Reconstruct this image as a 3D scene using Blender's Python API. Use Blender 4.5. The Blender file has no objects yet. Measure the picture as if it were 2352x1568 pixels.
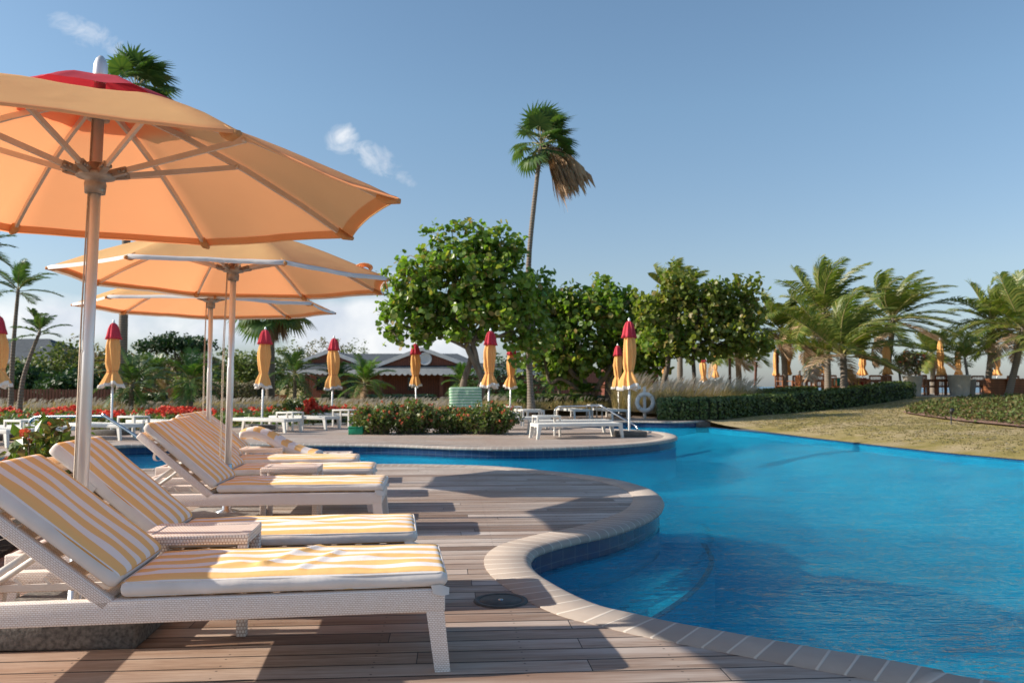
import bpy, bmesh, math, random
from mathutils import Vector, Matrix, noise
from mathutils.geometry import delaunay_2d_cdt
R = math.radians
PI = math.pi
rnd = random.Random(7)
C = bpy.context.scene.collection
scene = bpy.context.scene
F, H0, CX, CY, HC = 1880.0, 885.0, 1176.0, 784.0, 1.15
TH = math.atan((H0-CY)/F)

def at(px, py, z=0.0):
    """ground point (height z) seen at a photo pixel of the 2352 x 1568 view"""
    dx = (px-CX)/F; dv = (CY-py)/F
    d = Vector((dx, math.cos(TH)-dv*math.sin(TH), math.sin(TH)+dv*math.cos(TH)))
    t = (z-HC)/d.z
    return Vector((d.x*t, d.y*t, z))
def atd(px, py, Y):
    """point at distance Y seen at a photo pixel"""
    dx = (px-CX)/F; dv = (CY-py)/F
    d = Vector((dx, math.cos(TH)-dv*math.sin(TH), math.sin(TH)+dv*math.cos(TH)))
    t = Y/d.y
    return Vector((d.x*t, Y, HC+d.z*t))

# ------------------------------------------------------------------ materials
def nt(name):
    m = bpy.data.materials.new(name); m.use_nodes = True
    t = m.node_tree; t.nodes.clear()
    o = t.nodes.new('ShaderNodeOutputMaterial')
    return m, t, o
def nd(t, typ, **kw):
    n = t.nodes.new(typ)
    for k, v in kw.items():
        if k.startswith('i_'):
            n.inputs[k[2:].replace('_', ' ')].default_value = v
        else: setattr(n, k, v)
    return n
def ramp(t, stops, src=None, interp='LINEAR'):
    n = t.nodes.new('ShaderNodeValToRGB'); cr = n.color_ramp; cr.interpolation = interp
    while len(cr.elements) < len(stops): cr.elements.new(0.5)
    for e, (p, c) in zip(cr.elements, stops):
        e.position = p; e.color = (c[0], c[1], c[2], 1)
    if src: t.links.new(src, n.inputs[0])
    return n
def mth(t, op, a, b=None, c=None):
    n = t.nodes.new('ShaderNodeMath'); n.operation = op
    for i, v in enumerate((a, b, c)):
        if v is None: continue
        if isinstance(v, (int, float)): n.inputs[i].default_value = v
        else: t.links.new(v, n.inputs[i])
    return n.outputs[0]
def mixc(t, f, a, b, mode='MIX'):
    n = t.nodes.new('ShaderNodeMix'); n.data_type = 'RGBA'; n.blend_type = mode
    for sock, v in ((n.inputs[0], f), (n.inputs[6], a), (n.inputs[7], b)):
        if isinstance(v, (int, float)): sock.default_value = v
        elif isinstance(v, tuple): sock.default_value = (v[0], v[1], v[2], 1)
        else: t.links.new(v, sock)
    return n.outputs[2]
def noise_n(t, scale, detail=4, vec=None, rough=0.5, dist=0.0):
    n = t.nodes.new('ShaderNodeTexNoise'); n.inputs['Scale'].default_value = scale
    n.inputs['Detail'].default_value = detail; n.inputs['Roughness'].default_value = rough
    n.inputs['Distortion'].default_value = dist
    if vec is not None: t.links.new(vec, n.inputs['Vector'])
    return n.outputs[0]
def coords(t, kind='Object'):
    return t.nodes.new('ShaderNodeTexCoord').outputs[kind]
def mapping(t, vec, scale=(1, 1, 1), rot=(0, 0, 0), loc=(0, 0, 0)):
    n = t.nodes.new('ShaderNodeMapping'); t.links.new(vec, n.inputs[0])
    n.inputs['Scale'].default_value = scale; n.inputs['Rotation'].default_value = rot; n.inputs['Location'].default_value = loc
    return n.outputs[0]
def bump(t, h, strength=0.3, dist=0.01):
    n = t.nodes.new('ShaderNodeBump'); n.inputs['Strength'].default_value = strength
    n.inputs['Distance'].default_value = dist; t.links.new(h, n.inputs['Height'])
    return n.outputs[0]
def princ(t, o, col, rough=0.6, metal=0.0, nrm=None, spec=0.4):
    p = t.nodes.new('ShaderNodeBsdfPrincipled')
    if isinstance(col, tuple): p.inputs['Base Color'].default_value = (col[0], col[1], col[2], 1)
    else: t.links.new(col, p.inputs['Base Color'])
    if isinstance(rough, float): p.inputs['Roughness'].default_value = rough
    else: t.links.new(rough, p.inputs['Roughness'])
    p.inputs['Metallic'].default_value = metal
    p.inputs['Specular IOR Level'].default_value = spec
    if nrm is not None: t.links.new(nrm, p.inputs['Normal'])
    t.links.new(p.outputs[0], o.inputs[0])
    return p

def m_simple(name, c1, c2=None, scale=6.0, rough=0.6, metal=0.0, bs=0.15, bd=0.01, bscale=None, kind='Object', vscale=(1, 1, 1), spec=0.4):
    m, t, o = nt(name); v = mapping(t, coords(t, kind), vscale)
    c2 = c2 or tuple(x*0.8 for x in c1)
    n = noise_n(t, scale, 5, v)
    r = ramp(t, [(0.3, c2), (0.7, c1)], n)
    b = bump(t, noise_n(t, bscale or scale*4, 4, v), bs, bd)
    princ(t, o, r.outputs[0], rough, metal, b, spec)
    return m

def m_leaf(name, cols, rough=0.5, trans=0.36, tcol=None, spec=0.35):
    m, t, o = nt(name)
    g = t.nodes.new('ShaderNodeNewGeometry')
    st = [(i/(len(cols)-1) if len(cols) > 1 else 0, c) for i, c in enumerate(cols)]
    r = ramp(t, st, g.outputs['Random Per Island'])
    n = noise_n(t, 0.6, 3, coords(t))
    c = mixc(t, mth(t, 'MULTIPLY', n, 0.5), r.outputs[0], mixc(t, 1.0, r.outputs[0], (0.6, 0.75, 0.6), 'MULTIPLY'))
    p = princ(t, o, c, rough, 0, None, spec)
    tr = t.nodes.new('ShaderNodeBsdfTranslucent')
    tc = mixc(t, 1.0, c, tcol or (1.3, 1.5, 0.5), 'MULTIPLY'); t.links.new(tc, tr.inputs[0])
    mx = t.nodes.new('ShaderNodeMixShader'); mx.inputs[0].default_value = trans
    t.links.new(p.outputs[0], mx.inputs[1]); t.links.new(tr.outputs[0], mx.inputs[2]); t.links.new(mx.outputs[0], o.inputs[0])
    return m

def m_fabric(name, col, tcol, trans=0.35, var=0.12):
    m, t, o = nt(name); v = coords(t)
    n = noise_n(t, 3.0, 4, v)
    c2 = tuple(x*(1-var) for x in col)
    r = ramp(t, [(0.3, c2), (0.7, col)], n)
    w = bump(t, noise_n(t, 400, 1, v), 0.15, 0.001)
    w2 = t.nodes.new('ShaderNodeBump'); w2.inputs['Strength'].default_value = 0.35; w2.inputs['Distance'].default_value = 0.02
    t.links.new(noise_n(t, 5, 2, v), w2.inputs['Height']); t.links.new(w, w2.inputs['Normal'])
    p = princ(t, o, r.outputs[0], 0.85, 0, w2.outputs[0], 0.15)
    tr = t.nodes.new('ShaderNodeBsdfTranslucent'); tr.inputs[0].default_value = (*tcol, 1)
    mx = t.nodes.new('ShaderNodeMixShader'); mx.inputs[0].default_value = trans
    t.links.new(p.outputs[0], mx.inputs[1]); t.links.new(tr.outputs[0], mx.inputs[2]); t.links.new(mx.outputs[0], o.inputs[0])
    return m

def face_uv(t):
    """planar coordinates picked by face direction in object space: (u, v)"""
    tc = t.nodes.new('ShaderNodeTexCoord')
    sp = t.nodes.new('ShaderNodeSeparateXYZ'); t.links.new(tc.outputs['Object'], sp.inputs[0])
    sn = t.nodes.new('ShaderNodeSeparateXYZ'); t.links.new(tc.outputs['Normal'], sn.inputs[0])
    ax = mth(t, 'GREATER_THAN', mth(t, 'ABSOLUTE', sn.outputs[0]), 0.6)
    az = mth(t, 'GREATER_THAN', mth(t, 'ABSOLUTE', sn.outputs[2]), 0.6)
    def sel(f, a, b):
        return mth(t, 'ADD', mth(t, 'MULTIPLY', a, mth(t, 'SUBTRACT', 1.0, f)), mth(t, 'MULTIPLY', b, f))
    return sel(ax, sp.outputs[0], sp.outputs[1]), sel(az, sp.outputs[2], sp.outputs[1])

def m_wicker(name='wicker', bw=0.0125, rh=0.0075, ms=0.0011, bs=0.35, bd=0.002):
    m, t, o = nt(name)
    u, v = face_uv(t)
    cb = t.nodes.new('ShaderNodeCombineXYZ'); t.links.new(u, cb.inputs[0]); t.links.new(v, cb.inputs[1])
    br = t.nodes.new('ShaderNodeTexBrick'); t.links.new(cb.outputs[0], br.inputs['Vector'])
    br.inputs['Scale'].default_value = 1.0; br.inputs['Brick Width'].default_value = bw; br.inputs['Row Height'].default_value = rh
    br.inputs['Mortar Size'].default_value = ms; br.inputs['Mortar Smooth'].default_value = 0.6
    br.inputs['Color1'].default_value = (0.95, 0.88, 0.82, 1); br.inputs['Color2'].default_value = (0.88, 0.79, 0.71, 1)
    br.inputs['Mortar'].default_value = (0.48, 0.33, 0.26, 1)
    n = noise_n(t, 30, 3, coords(t))
    c = mixc(t, mth(t, 'MULTIPLY', n, 0.25), br.outputs[0], (0.82, 0.71, 0.63))
    inv = mth(t, 'SUBTRACT', 1.0, br.outputs['Fac'])
    princ(t, o, c, 0.5, 0, bump(t, inv, bs, bd), 0.3)
    return m

def m_stripe(name, ca, cb_, pitch, axis=1, off=0.0, duty=0.5):
    m, t, o = nt(name)
    sp = t.nodes.new('ShaderNodeSeparateXYZ'); co = coords(t); t.links.new(co, sp.inputs[0])
    wob = mth(t, 'MULTIPLY', mth(t, 'SUBTRACT', noise_n(t, 3.0, 2, co), 0.5), 0.012)
    x = mth(t, 'ADD', mth(t, 'DIVIDE', mth(t, 'ADD', sp.outputs[axis], wob), pitch), off)
    f = mth(t, 'FRACT', x)
    s = mth(t, 'LESS_THAN', f, duty)
    c = mixc(t, s, cb_, ca)
    n = noise_n(t, 4.0, 3, co)
    c = mixc(t, mth(t, 'MULTIPLY', n, 0.25), c, mixc(t, 1.0, c, (0.82, 0.8, 0.76), 'MULTIPLY'))
    b1 = bump(t, noise_n(t, 14, 3, co), 0.35, 0.01)
    b2 = t.nodes.new('ShaderNodeBump'); b2.inputs['Strength'].default_value = 0.2; b2.inputs['Distance'].default_value = 0.001
    t.links.new(noise_n(t, 500, 1, co), b2.inputs['Height']); t.links.new(b1, b2.inputs['Normal'])
    princ(t, o, c, 0.85, 0, b2.outputs[0], 0.15)
    return m

def m_deck(name, rot, cols, wid=0.145, blen=2.9, patch=False):
    m, t, o = nt(name)
    v = mapping(t, coords(t), (1, 1, 1), (0, 0, -rot))
    sp = t.nodes.new('ShaderNodeSeparateXYZ'); t.links.new(v, sp.inputs[0])
    y = mth(t, 'DIVIDE', sp.outputs[1], wid)
    row = mth(t, 'FLOOR', y)
    fy = mth(t, 'FRACT', y)
    wn = t.nodes.new('ShaderNodeTexWhiteNoise'); wn.noise_dimensions = '1D'; t.links.new(row, wn.inputs['W'])
    x = mth(t, 'ADD', mth(t, 'DIVIDE', sp.outputs[0], blen), mth(t, 'MULTIPLY', wn.outputs['Value'], 7.3))
    bx = mth(t, 'FLOOR', x); fx = mth(t, 'FRACT', x)
    cb = t.nodes.new('ShaderNodeCombineXYZ'); t.links.new(row, cb.inputs[0]); t.links.new(bx, cb.inputs[1])
    wb = t.nodes.new('ShaderNodeTexWhiteNoise'); wb.noise_dimensions = '3D'; t.links.new(cb.outputs[0], wb.inputs['Vector'])
    # distance to gaps
    gy = mth(t, 'MINIMUM', fy, mth(t, 'SUBTRACT', 1.0, fy))
    gx = mth(t, 'MULTIPLY', mth(t, 'MINIMUM', fx, mth(t, 'SUBTRACT', 1.0, fx)), blen/wid*2.6)
    g = mth(t, 'MINIMUM', gy, gx)
    gap = t.nodes.new('ShaderNodeMapRange'); gap.inputs[1].default_value = 0.022; gap.inputs[2].default_value = 0.045
    t.links.new(g, gap.inputs[0])
    # grain, stretched along the board, shifted per board
    off = t.nodes.new('ShaderNodeCombineXYZ'); t.links.new(mth(t, 'MULTIPLY', wb.outputs['Value'], 40.0), off.inputs[0]); t.links.new(mth(t, 'MULTIPLY', wb.outputs['Value'], 17.0), off.inputs[2])
    va = t.nodes.new('ShaderNodeVectorMath'); va.operation = 'ADD'; t.links.new(v, va.inputs[0]); t.links.new(off.outputs[0], va.inputs[1])
    gv = mapping(t, va.outputs[0], (1.6, 26, 1))
    gr = noise_n(t, 3.0, 6, gv, 0.65, 0.3)
    stain = noise_n(t, 0.9, 5, v, 0.6)
    base = ramp(t, [(0.0, cols[0]), (0.25, cols[1]), (0.6, cols[2]), (1.0, cols[3])], wb.outputs['Value'])
    c = mixc(t, ramp(t, [(0.35, (0, 0, 0)), (0.7, (1, 1, 1))], gr).outputs[0], mixc(t, 1.0, base.outputs[0], (0.50, 0.43, 0.39), 'MULTIPLY'), base.outputs[0])
    stk = noise_n(t, 1.0, 4, mapping(t, va.outputs[0], (0.35, 5, 1)), 0.7)
    c = mixc(t, ramp(t, [(0.42, (0, 0, 0)), (0.62, (0.55, 0.55, 0.55))], stk).outputs[0], c, (0.62, 0.57, 0.53))
    c = mixc(t, ramp(t, [(0.4, (0, 0, 0)), (0.75, (0.75, 0.75, 0.75))], stain).outputs[0], c, cols[4])
    if patch:      # less weathered, redder boards under and around the loungers nearest the steps
        sq = t.nodes.new('ShaderNodeSeparateXYZ'); t.links.new(coords(t), sq.inputs[0])
        pm = mth(t, 'MULTIPLY', mth(t, 'SUBTRACT', mth(t, 'ADD', 0.55, mth(t, 'MULTIPLY', noise_n(t, 1.1, 3, v), 1.2)), mth(t, 'ADD', sq.outputs[0], mth(t, 'MULTIPLY', mth(t, 'MAXIMUM', mth(t, 'SUBTRACT', sq.outputs[1], 3.4), 0.0), 0.9))), 0.55)
        pc = t.nodes.new('ShaderNodeClamp'); t.links.new(pm, pc.inputs[0]); pc.inputs[2].default_value = 0.7
        c = mixc(t, pc.outputs[0], c, mixc(t, 1.0, c, (0.92, 0.74, 0.62), 'MULTIPLY'))
    # pairs of screws across every board, about every 0.6 m
    sx = mth(t, 'MULTIPLY', mth(t, 'SUBTRACT', mth(t, 'FRACT', mth(t, 'MULTIPLY', sp.outputs[0], 1.6)), 0.5), 0.625)
    sy = mth(t, 'MULTIPLY', mth(t, 'SUBTRACT', mth(t, 'ABSOLUTE', mth(t, 'SUBTRACT', fy, 0.5)), 0.29), wid)
    sd = mth(t, 'SQRT', mth(t, 'ADD', mth(t, 'POWER', sx, 2.0), mth(t, 'POWER', sy, 2.0)))
    c = mixc(t, mth(t, 'MULTIPLY', mth(t, 'LESS_THAN', sd, 0.0055), 0.75), c, (0.05, 0.04, 0.035))
    c = mixc(t, gap.outputs[0], (0.012, 0.009, 0.007), c)
    hgt = mth(t, 'ADD', mth(t, 'MULTIPLY', gr, 0.12), mth(t, 'ADD', gap.outputs[0], mth(t, 'MULTIPLY', wb.outputs['Value'], 0.15)))
    princ(t, o, c, 0.62, 0, bump(t, hgt, 0.6, 0.006), 0.35)
    return m

M = {}
M['wicker'] = m_wicker()
M['wicker_coarse'] = m_wicker('coarse_wicker', 0.014, 0.016, 0.0022, 0.6, 0.003)
YEL, WHT = (0.91, 0.58, 0.24), (0.87, 0.85, 0.84)
M['stripe'] = m_stripe('striped_cushion_fabric', YEL, WHT, 0.128, 1, -0.12, 0.52)
M['stripe_cross'] = m_stripe('striped_cushion_fabric_across', YEL, WHT, 0.15, 0, 0.0, 0.5)
M['stripe_green'] = m_stripe('green_striped_fabric', (0.22, 0.42, 0.26), (0.62, 0.70, 0.60), 0.085, 0, 0.0, 0.68)
M['white_fabric'] = m_simple('white_cushion_fabric', (0.80, 0.76, 0.73), (0.66, 0.62, 0.58), 5, 0.85, bs=0.5, bd=0.01, bscale=9, spec=0.15)
M['piping'] = m_simple('piping_fabric', (0.82, 0.42, 0.11), (0.7, 0.35, 0.1), 9, 0.8, spec=0.15)
M['canopy'] = m_fabric('canopy_fabric', (0.94, 0.64, 0.29), (1.0, 0.39, 0.175), 0.50, 0.07)
M['closed'] = m_fabric('closed_canopy_fabric', (0.92, 0.51, 0.18), (0.95, 0.45, 0.18), 0.2, 0.1)
M['hem'] = m_fabric('canopy_hem_fabric', (0.82, 0.46, 0.2), (0.75, 0.28, 0.12), 0.35)
M['white_hem'] = m_fabric('white_hem_fabric', (0.82, 0.80, 0.77), (0.6, 0.5, 0.4), 0.15)
M['red'] = m_fabric('red_fabric', (0.72, 0.085, 0.12), (0.8, 0.06, 0.08), 0.25, 0.25)
M['alu'] = m_simple('brushed_aluminium', (0.80, 0.79, 0.78), (0.66, 0.65, 0.64), 12, 0.36, 0.55, 0.1, 0.002, 60, vscale=(1, 1, 0.15))
M['rib'] = m_simple('anodised_rib', (0.70, 0.62, 0.54), (0.60, 0.52, 0.44), 8, 0.45, 0.35, 0.05, 0.002)
M['steel'] = m_simple('stainless_rail', (0.55, 0.56, 0.57), (0.42, 0.43, 0.44), 5, 0.22, 1.0, 0.03, 0.001)
M['dark'] = m_simple('dark_plastic', (0.03, 0.03, 0.03), (0.02, 0.02, 0.02), 8, 0.5)
M['hub'] = m_simple('hub_casting', (0.46, 0.41, 0.36), (0.30, 0.25, 0.21), 20, 0.5, 0.5)
M['paint'] = m_simple('white_powder_coat', (0.78, 0.75, 0.70), (0.68, 0.64, 0.58), 6, 0.4)
M['plastic'] = m_simple('white_resin', (0.74, 0.72, 0.67), (0.62, 0.60, 0.55), 4, 0.45)
M['granite'] = m_simple('granite', (0.20, 0.18, 0.16), (0.06, 0.055, 0.05), 55, 0.75, bs=0.6, bd=0.006, bscale=70)
M['base_grey'] = m_simple('grey_base_stone', (0.34, 0.33, 0.31), (0.22, 0.21, 0.2), 40, 0.8, bs=0.5, bd=0.004, bscale=80)
M['rope'] = m_simple('rope', (0.6, 0.52, 0.42), (0.4, 0.33, 0.26), 60, 0.85)
M['deck'] = m_deck('deck_boards', R(4.3), [(0.22, 0.155, 0.115), (0.38, 0.30, 0.24), (0.54, 0.455, 0.385), (0.70, 0.63, 0.56), (0.29, 0.19, 0.135)], patch=True)
M['fardeck'] = m_deck('far_deck_boards', R(3), [(0.38, 0.29, 0.23), (0.45, 0.36, 0.29), (0.52, 0.43, 0.36), (0.56, 0.47, 0.4), (0.40, 0.27, 0.2)])
M['teak'] = m_simple('teak', (0.30, 0.115, 0.045), (0.20, 0.075, 0.03), 5, 0.5, vscale=(1, 1, 0.2))
M['teak_dark'] = m_simple('stained_wood', (0.15, 0.05, 0.028), (0.09, 0.032, 0.02), 4, 0.6)
M['pot'] = m_simple('planter_concrete', (0.46, 0.43, 0.38), (0.34, 0.32, 0.28), 3, 0.8, bs=0.3)
M['soil'] = m_simple('soil', (0.05, 0.032, 0.02), (0.02, 0.014, 0.01), 12, 0.95, bs=1.0, bd=0.04, bscale=20)
M['bark'] = m_simple('bark', (0.22, 0.175, 0.13), (0.10, 0.075, 0.055), 7, 0.9, bs=0.8, bd=0.03, bscale=14, vscale=(1, 1, 0.4))
M['bark_dark'] = m_simple('dark_bark', (0.10, 0.075, 0.055), (0.05, 0.04, 0.03), 8, 0.9, bs=0.8, bd=0.03)
def m_palmtrunk():
    m, t, o = nt('palm_trunk'); v = coords(t)
    w = t.nodes.new('ShaderNodeTexWave'); w.bands_direction = 'Z'; w.inputs['Scale'].default_value = 3.2; w.inputs['Distortion'].default_value = 1.2; w.inputs['Detail'].default_value = 3
    t.links.new(v, w.inputs['Vector'])
    n = noise_n(t, 9, 4, v)
    c = mixc(t, w.outputs['Fac'], (0.19, 0.155, 0.125), (0.29, 0.25, 0.21))
    c = mixc(t, mth(t, 'MULTIPLY', n, 0.6), c, (0.13, 0.105, 0.085))
    princ(t, o, c, 0.9, 0, bump(t, w.outputs['Fac'], 0.5, 0.02), 0.2); return m
M['ptrunk'] = m_palmtrunk()
G = lambda *a: [tuple(x) for x in a]
M['grape'] = m_leaf('seagrape_leaf', G((0.10, 0.18, 0.03), (0.16, 0.26, 0.04), (0.25, 0.34, 0.055), (0.11, 0.20, 0.04), (0.30, 0.36, 0.08), (0.34, 0.22, 0.09)), 0.35, 0.45, spec=0.55)
M['grape_y'] = m_leaf('seagrape_leaf_yellowish', G((0.14, 0.19, 0.035), (0.20, 0.25, 0.045), (0.28, 0.28, 0.06), (0.16, 0.21, 0.04), (0.36, 0.25, 0.10)), 0.4, 0.45, spec=0.5)
M['coco'] = m_leaf('coconut_leaf', G((0.09, 0.14, 0.035), (0.15, 0.20, 0.045), (0.26, 0.27, 0.06), (0.11, 0.17, 0.04), (0.42, 0.34, 0.12)), 0.42, 0.35, spec=0.5)
M['coco_dk'] = m_leaf('palm_leaf_dark', G((0.05, 0.10, 0.04), (0.08, 0.145, 0.05), (0.13, 0.19, 0.06)), 0.42, 0.3, spec=0.5)
M['coco_br'] = m_leaf('small_palm_leaf', G((0.06, 0.13, 0.03), (0.09, 0.18, 0.04), (0.15, 0.22, 0.05)), 0.42, 0.35, spec=0.5)
M['dry'] = m_leaf('dry_palm_leaf', G((0.50, 0.34, 0.23), (0.38, 0.24, 0.16), (0.60, 0.44, 0.31)), 0.8, 0.2, (1, 0.9, 0.7), 0.1)
M['rachis'] = m_simple('palm_rachis', (0.30, 0.28, 0.10), (0.22, 0.18, 0.07), 5, 0.6)
M['bush'] = m_leaf('bush_leaf', G((0.09, 0.13, 0.04), (0.14, 0.18, 0.055), (0.21, 0.22, 0.08), (0.11, 0.15, 0.05)), 0.6, 0.25)
M['bush_red'] = m_leaf('reddish_bush_leaf', G((0.12, 0.13, 0.055), (0.22, 0.16, 0.10), (0.30, 0.20, 0.14), (0.17, 0.17, 0.07), (0.13, 0.15, 0.055)), 0.6, 0.25)
M['bush_dk'] = m_leaf('dark_tree_leaf', G((0.02, 0.05, 0.02), (0.035, 0.075, 0.025), (0.05, 0.10, 0.035)), 0.5, 0.2)
M['hedge'] = m_leaf('hedge_leaf', G((0.05, 0.08, 0.025), (0.085, 0.13, 0.035), (0.13, 0.17, 0.045), (0.20, 0.23, 0.08)), 0.35, 0.2, spec=0.5)
M['hedge_core'] = m_simple('hedge_dark_core', (0.03, 0.04, 0.015), (0.015, 0.02, 0.01), 12, 0.9)
M['shrub'] = m_leaf('shrub_leaf', G((0.07, 0.12, 0.03), (0.11, 0.17, 0.04), (0.16, 0.22, 0.06), (0.19, 0.21, 0.07), (0.27, 0.17, 0.08)), 0.38, 0.3, spec=0.5)
M['coral'] = m_leaf('coral_flower', G((0.75, 0.17, 0.09), (0.80, 0.25, 0.15), (0.65, 0.12, 0.06)), 0.6, 0.3, (1, 0.6, 0.5), 0.2)
M['redfl'] = m_leaf('red_flower', G((0.78, 0.09, 0.06), (0.85, 0.15, 0.09), (0.66, 0.06, 0.04)), 0.6, 0.3, (1, 0.5, 0.5), 0.2)
M['straw'] = m_leaf('dry_grass_blade', G((0.55, 0.42, 0.25), (0.66, 0.52, 0.33), (0.40, 0.34, 0.16), (0.30, 0.28, 0.11), (0.70, 0.57, 0.40)), 0.7, 0.35, (1, 0.9, 0.6), 0.2)
M['plume'] = m_leaf('grass_plume', G((0.78, 0.66, 0.56), (0.84, 0.74, 0.64), (0.68, 0.54, 0.45)), 0.8, 0.4, (1, 0.9, 0.8), 0.1)
M['cover'] = m_leaf('ground_cover_leaf', G((0.08, 0.12, 0.03), (0.12, 0.15, 0.035), (0.15, 0.085, 0.04), (0.10, 0.13, 0.03)), 0.6, 0.25)

# ------------------------------------------------------------------ mesh building
class MB:
    def __init__(s): s.v = []; s.f = []; s.mi = []; s.sm = []; s.uv = None
    def add(s, vs, fs, mi=0, smooth=False):
        o = len(s.v); s.v += [tuple(v) for v in vs]
        for f in fs: s.f.append(tuple(i+o for i in f)); s.mi.append(mi); s.sm.append(smooth)
        return s
    def box(s, x0, x1, y0, y1, z0, z1, mi=0, r=0.0, mat=None):
        if r <= 0:
            vs = [Vector((x, y, z)) for z in (z0, z1) for y in (y0, y1) for x in (x0, x1)]
            fs = [(0, 2, 3, 1), (4, 5, 7, 6), (0, 1, 5, 4), (2, 6, 7, 3), (0, 4, 6, 2), (1, 3, 7, 5)]
            if mat: vs = [mat @ v for v in vs]
            return s.add(vs, fs, mi)
        bm = bmesh.new(); bmesh.ops.create_cube(bm, size=1.0)
        for v in bm.verts: v.co = Vector(((x0+x1)/2+v.co.x*(x1-x0), (y0+y1)/2+v.co.y*(y1-y0), (z0+z1)/2+v.co.z*(z1-z0)))
        bmesh.ops.bevel(bm, geom=list(bm.edges), offset=r, segments=2, affect='EDGES', profile=0.5)
        bm.verts.index_update()
        vs = [v.co.copy() for v in bm.verts]; fs = [tuple(v.index for v in f.verts) for f in bm.faces]; bm.free()
        if mat: vs = [mat @ v for v in vs]
        return s.add(vs, fs, mi, True)
    def tube(s, pts, rad, n=8, mi=0, cap=True, sq=False):
        pts = [Vector(p) for p in pts]; k = len(pts)
        rad = [rad]*k if isinstance(rad, (int, float)) else list(rad)
        vs = []; ref = None
        for i, p in enumerate(pts):
            d = (pts[min(i+1, k-1)]-pts[max(i-1, 0)]).normalized()
            if ref is None: ref = Vector((0, 0, 1)) if abs(d.z) < 0.9 else Vector((0, 1, 0))
            a = ref-d*ref.dot(d)
            if a.length < 1e-4: a = d.orthogonal()
            a.normalize(); ref = a; b = d.cross(a)
            for j in range(n):
                th = 2*PI*(j+0.5)/n
                vs.append(p+(a*math.cos(th)+b*math.sin(th))*rad[i])
        fs = []
        for i in range(k-1):
            for j in range(n):
                j2 = (j+1) % n
                fs.append((i*n+j, i*n+j2, (i+1)*n+j2, (i+1)*n+j))
        if cap: fs.append(tuple(range(n))[::-1]); fs.append(tuple((k-1)*n+j for j in range(n)))
        return s.add(vs, fs, mi, not sq)
    def bar(s, a, b, w, h, mi=0, r=0.0):
        a = Vector(a); b = Vector(b); d = b-a; L = d.length; d.normalize()
        up = Vector((0, 0, 1)) if abs(d.z) < 0.95 else Vector((0, 1, 0))
        y = up.cross(d).normalized(); z = d.cross(y)
        mt = Matrix.Translation(a) @ Matrix((d, y, z)).transposed().to_4x4()
        return s.box(0, L, -w/2, w/2, -h/2, h/2, mi, r, mt)
    def lathe(s, prof, n=24, mi=0, c=(0, 0, 0), smooth=True, fn=None):
        vs = []
        for r, z in prof:
            for j in range(n):
                th = 2*PI*j/n; rr = r*(fn(th, z) if fn else 1)
                vs.append((c[0]+rr*math.cos(th), c[1]+rr*math.sin(th), c[2]+z))
        fs = [(i*n+j, i*n+(j+1) % n, (i+1)*n+(j+1) % n, (i+1)*n+j) for i in range(len(prof)-1) for j in range(n)]
        return s.add(vs, fs, mi, smooth)
    def prism(s, poly, z0, z1, mi=0, top=True):
        n = len(poly)
        vs = [(p[0], p[1], z0) for p in poly]+[(p[0], p[1], z1) for p in poly]
        fs = [(i, (i+1) % n, n+(i+1) % n, n+i) for i in range(n)]
        if top: fs += [tuple(range(n, 2*n)), tuple(range(n))[::-1]]
        return s.add(vs, fs, mi)
    def build(s, name, mats, parent=None, loc=None, rot=None):
        me = bpy.data.meshes.new(name); me.from_pydata(s.v, [], s.f)
        if not isinstance(mats, (list, tuple)): mats = [mats]
        for m in mats: me.materials.append(m)
        me.polygons.foreach_set('material_index', s.mi); me.polygons.foreach_set('use_smooth', s.sm)
        if s.uv is not None:
            ul = me.uv_layers.new(name='UVMap')
            li = [0.0]*(2*len(me.loops))
            for i, l in enumerate(me.loops): li[2*i], li[2*i+1] = s.uv[l.vertex_index]
            ul.data.foreach_set('uv', li)
        me.update()
        o = bpy.data.objects.new(name, me); C.objects.link(o)
        if parent is not None: o.parent = parent
        if loc is not None: o.location = loc
        if rot is not None: o.rotation_euler = rot
        return o

def tag(o, label=None, cat=None, group=None, kind=None):
    if label: o['label'] = label
    if cat: o['category'] = cat
    if group: o['group'] = group
    if kind: o['kind'] = kind
    return o
def empty(name, loc, rz=0.0):
    o = bpy.data.objects.new(name, None); C.objects.link(o); o.location = loc; o.rotation_euler = (0, 0, rz)
    o.empty_display_size = 0.1
    return o
def thing(name, label, cat, loc, rz=0.0, group=None):
    return tag(empty(name, loc, rz), label, cat, group)
KIDS = {}
def copy_tree(o, parent=None):
    c = o.copy(); C.objects.link(c); c.parent = parent
    for ch in [x for x in C.objects if x.parent == o]: copy_tree(ch, c)
    return c
def dup(root, loc, rz, label):
    c = copy_tree(root); c.location = loc; c.rotation_euler = (0, 0, rz); c['label'] = label
    return c
def struct(o): return tag(o, kind='structure')
def catmull(pts, sub=8, closed=False):
    P = [Vector(p) for p in pts]; n = len(P); out = []
    rng = range(n if closed else n-1)
    for i in rng:
        p0 = P[(i-1) % n] if closed or i > 0 else P[0]; p1 = P[i]; p2 = P[(i+1) % n]
        p3 = P[(i+2) % n] if closed or i+2 < n else P[-1]
        for k in range(sub):
            t = k/sub
            out.append(0.5*((2*p1)+(p2-p0)*t+(2*p0-5*p1+4*p2-p3)*t*t+(3*p1-p0-3*p2+p3)*t**3))
    if not closed: out.append(P[-1])
    return out
def n3(x, y, z=0.0): return noise.noise(Vector((x, y, z)))
def sstep(a, b, x):
    t = max(0.0, min(1.0, (x-a)/(b-a))); return t*t*(3-2*t)
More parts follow.
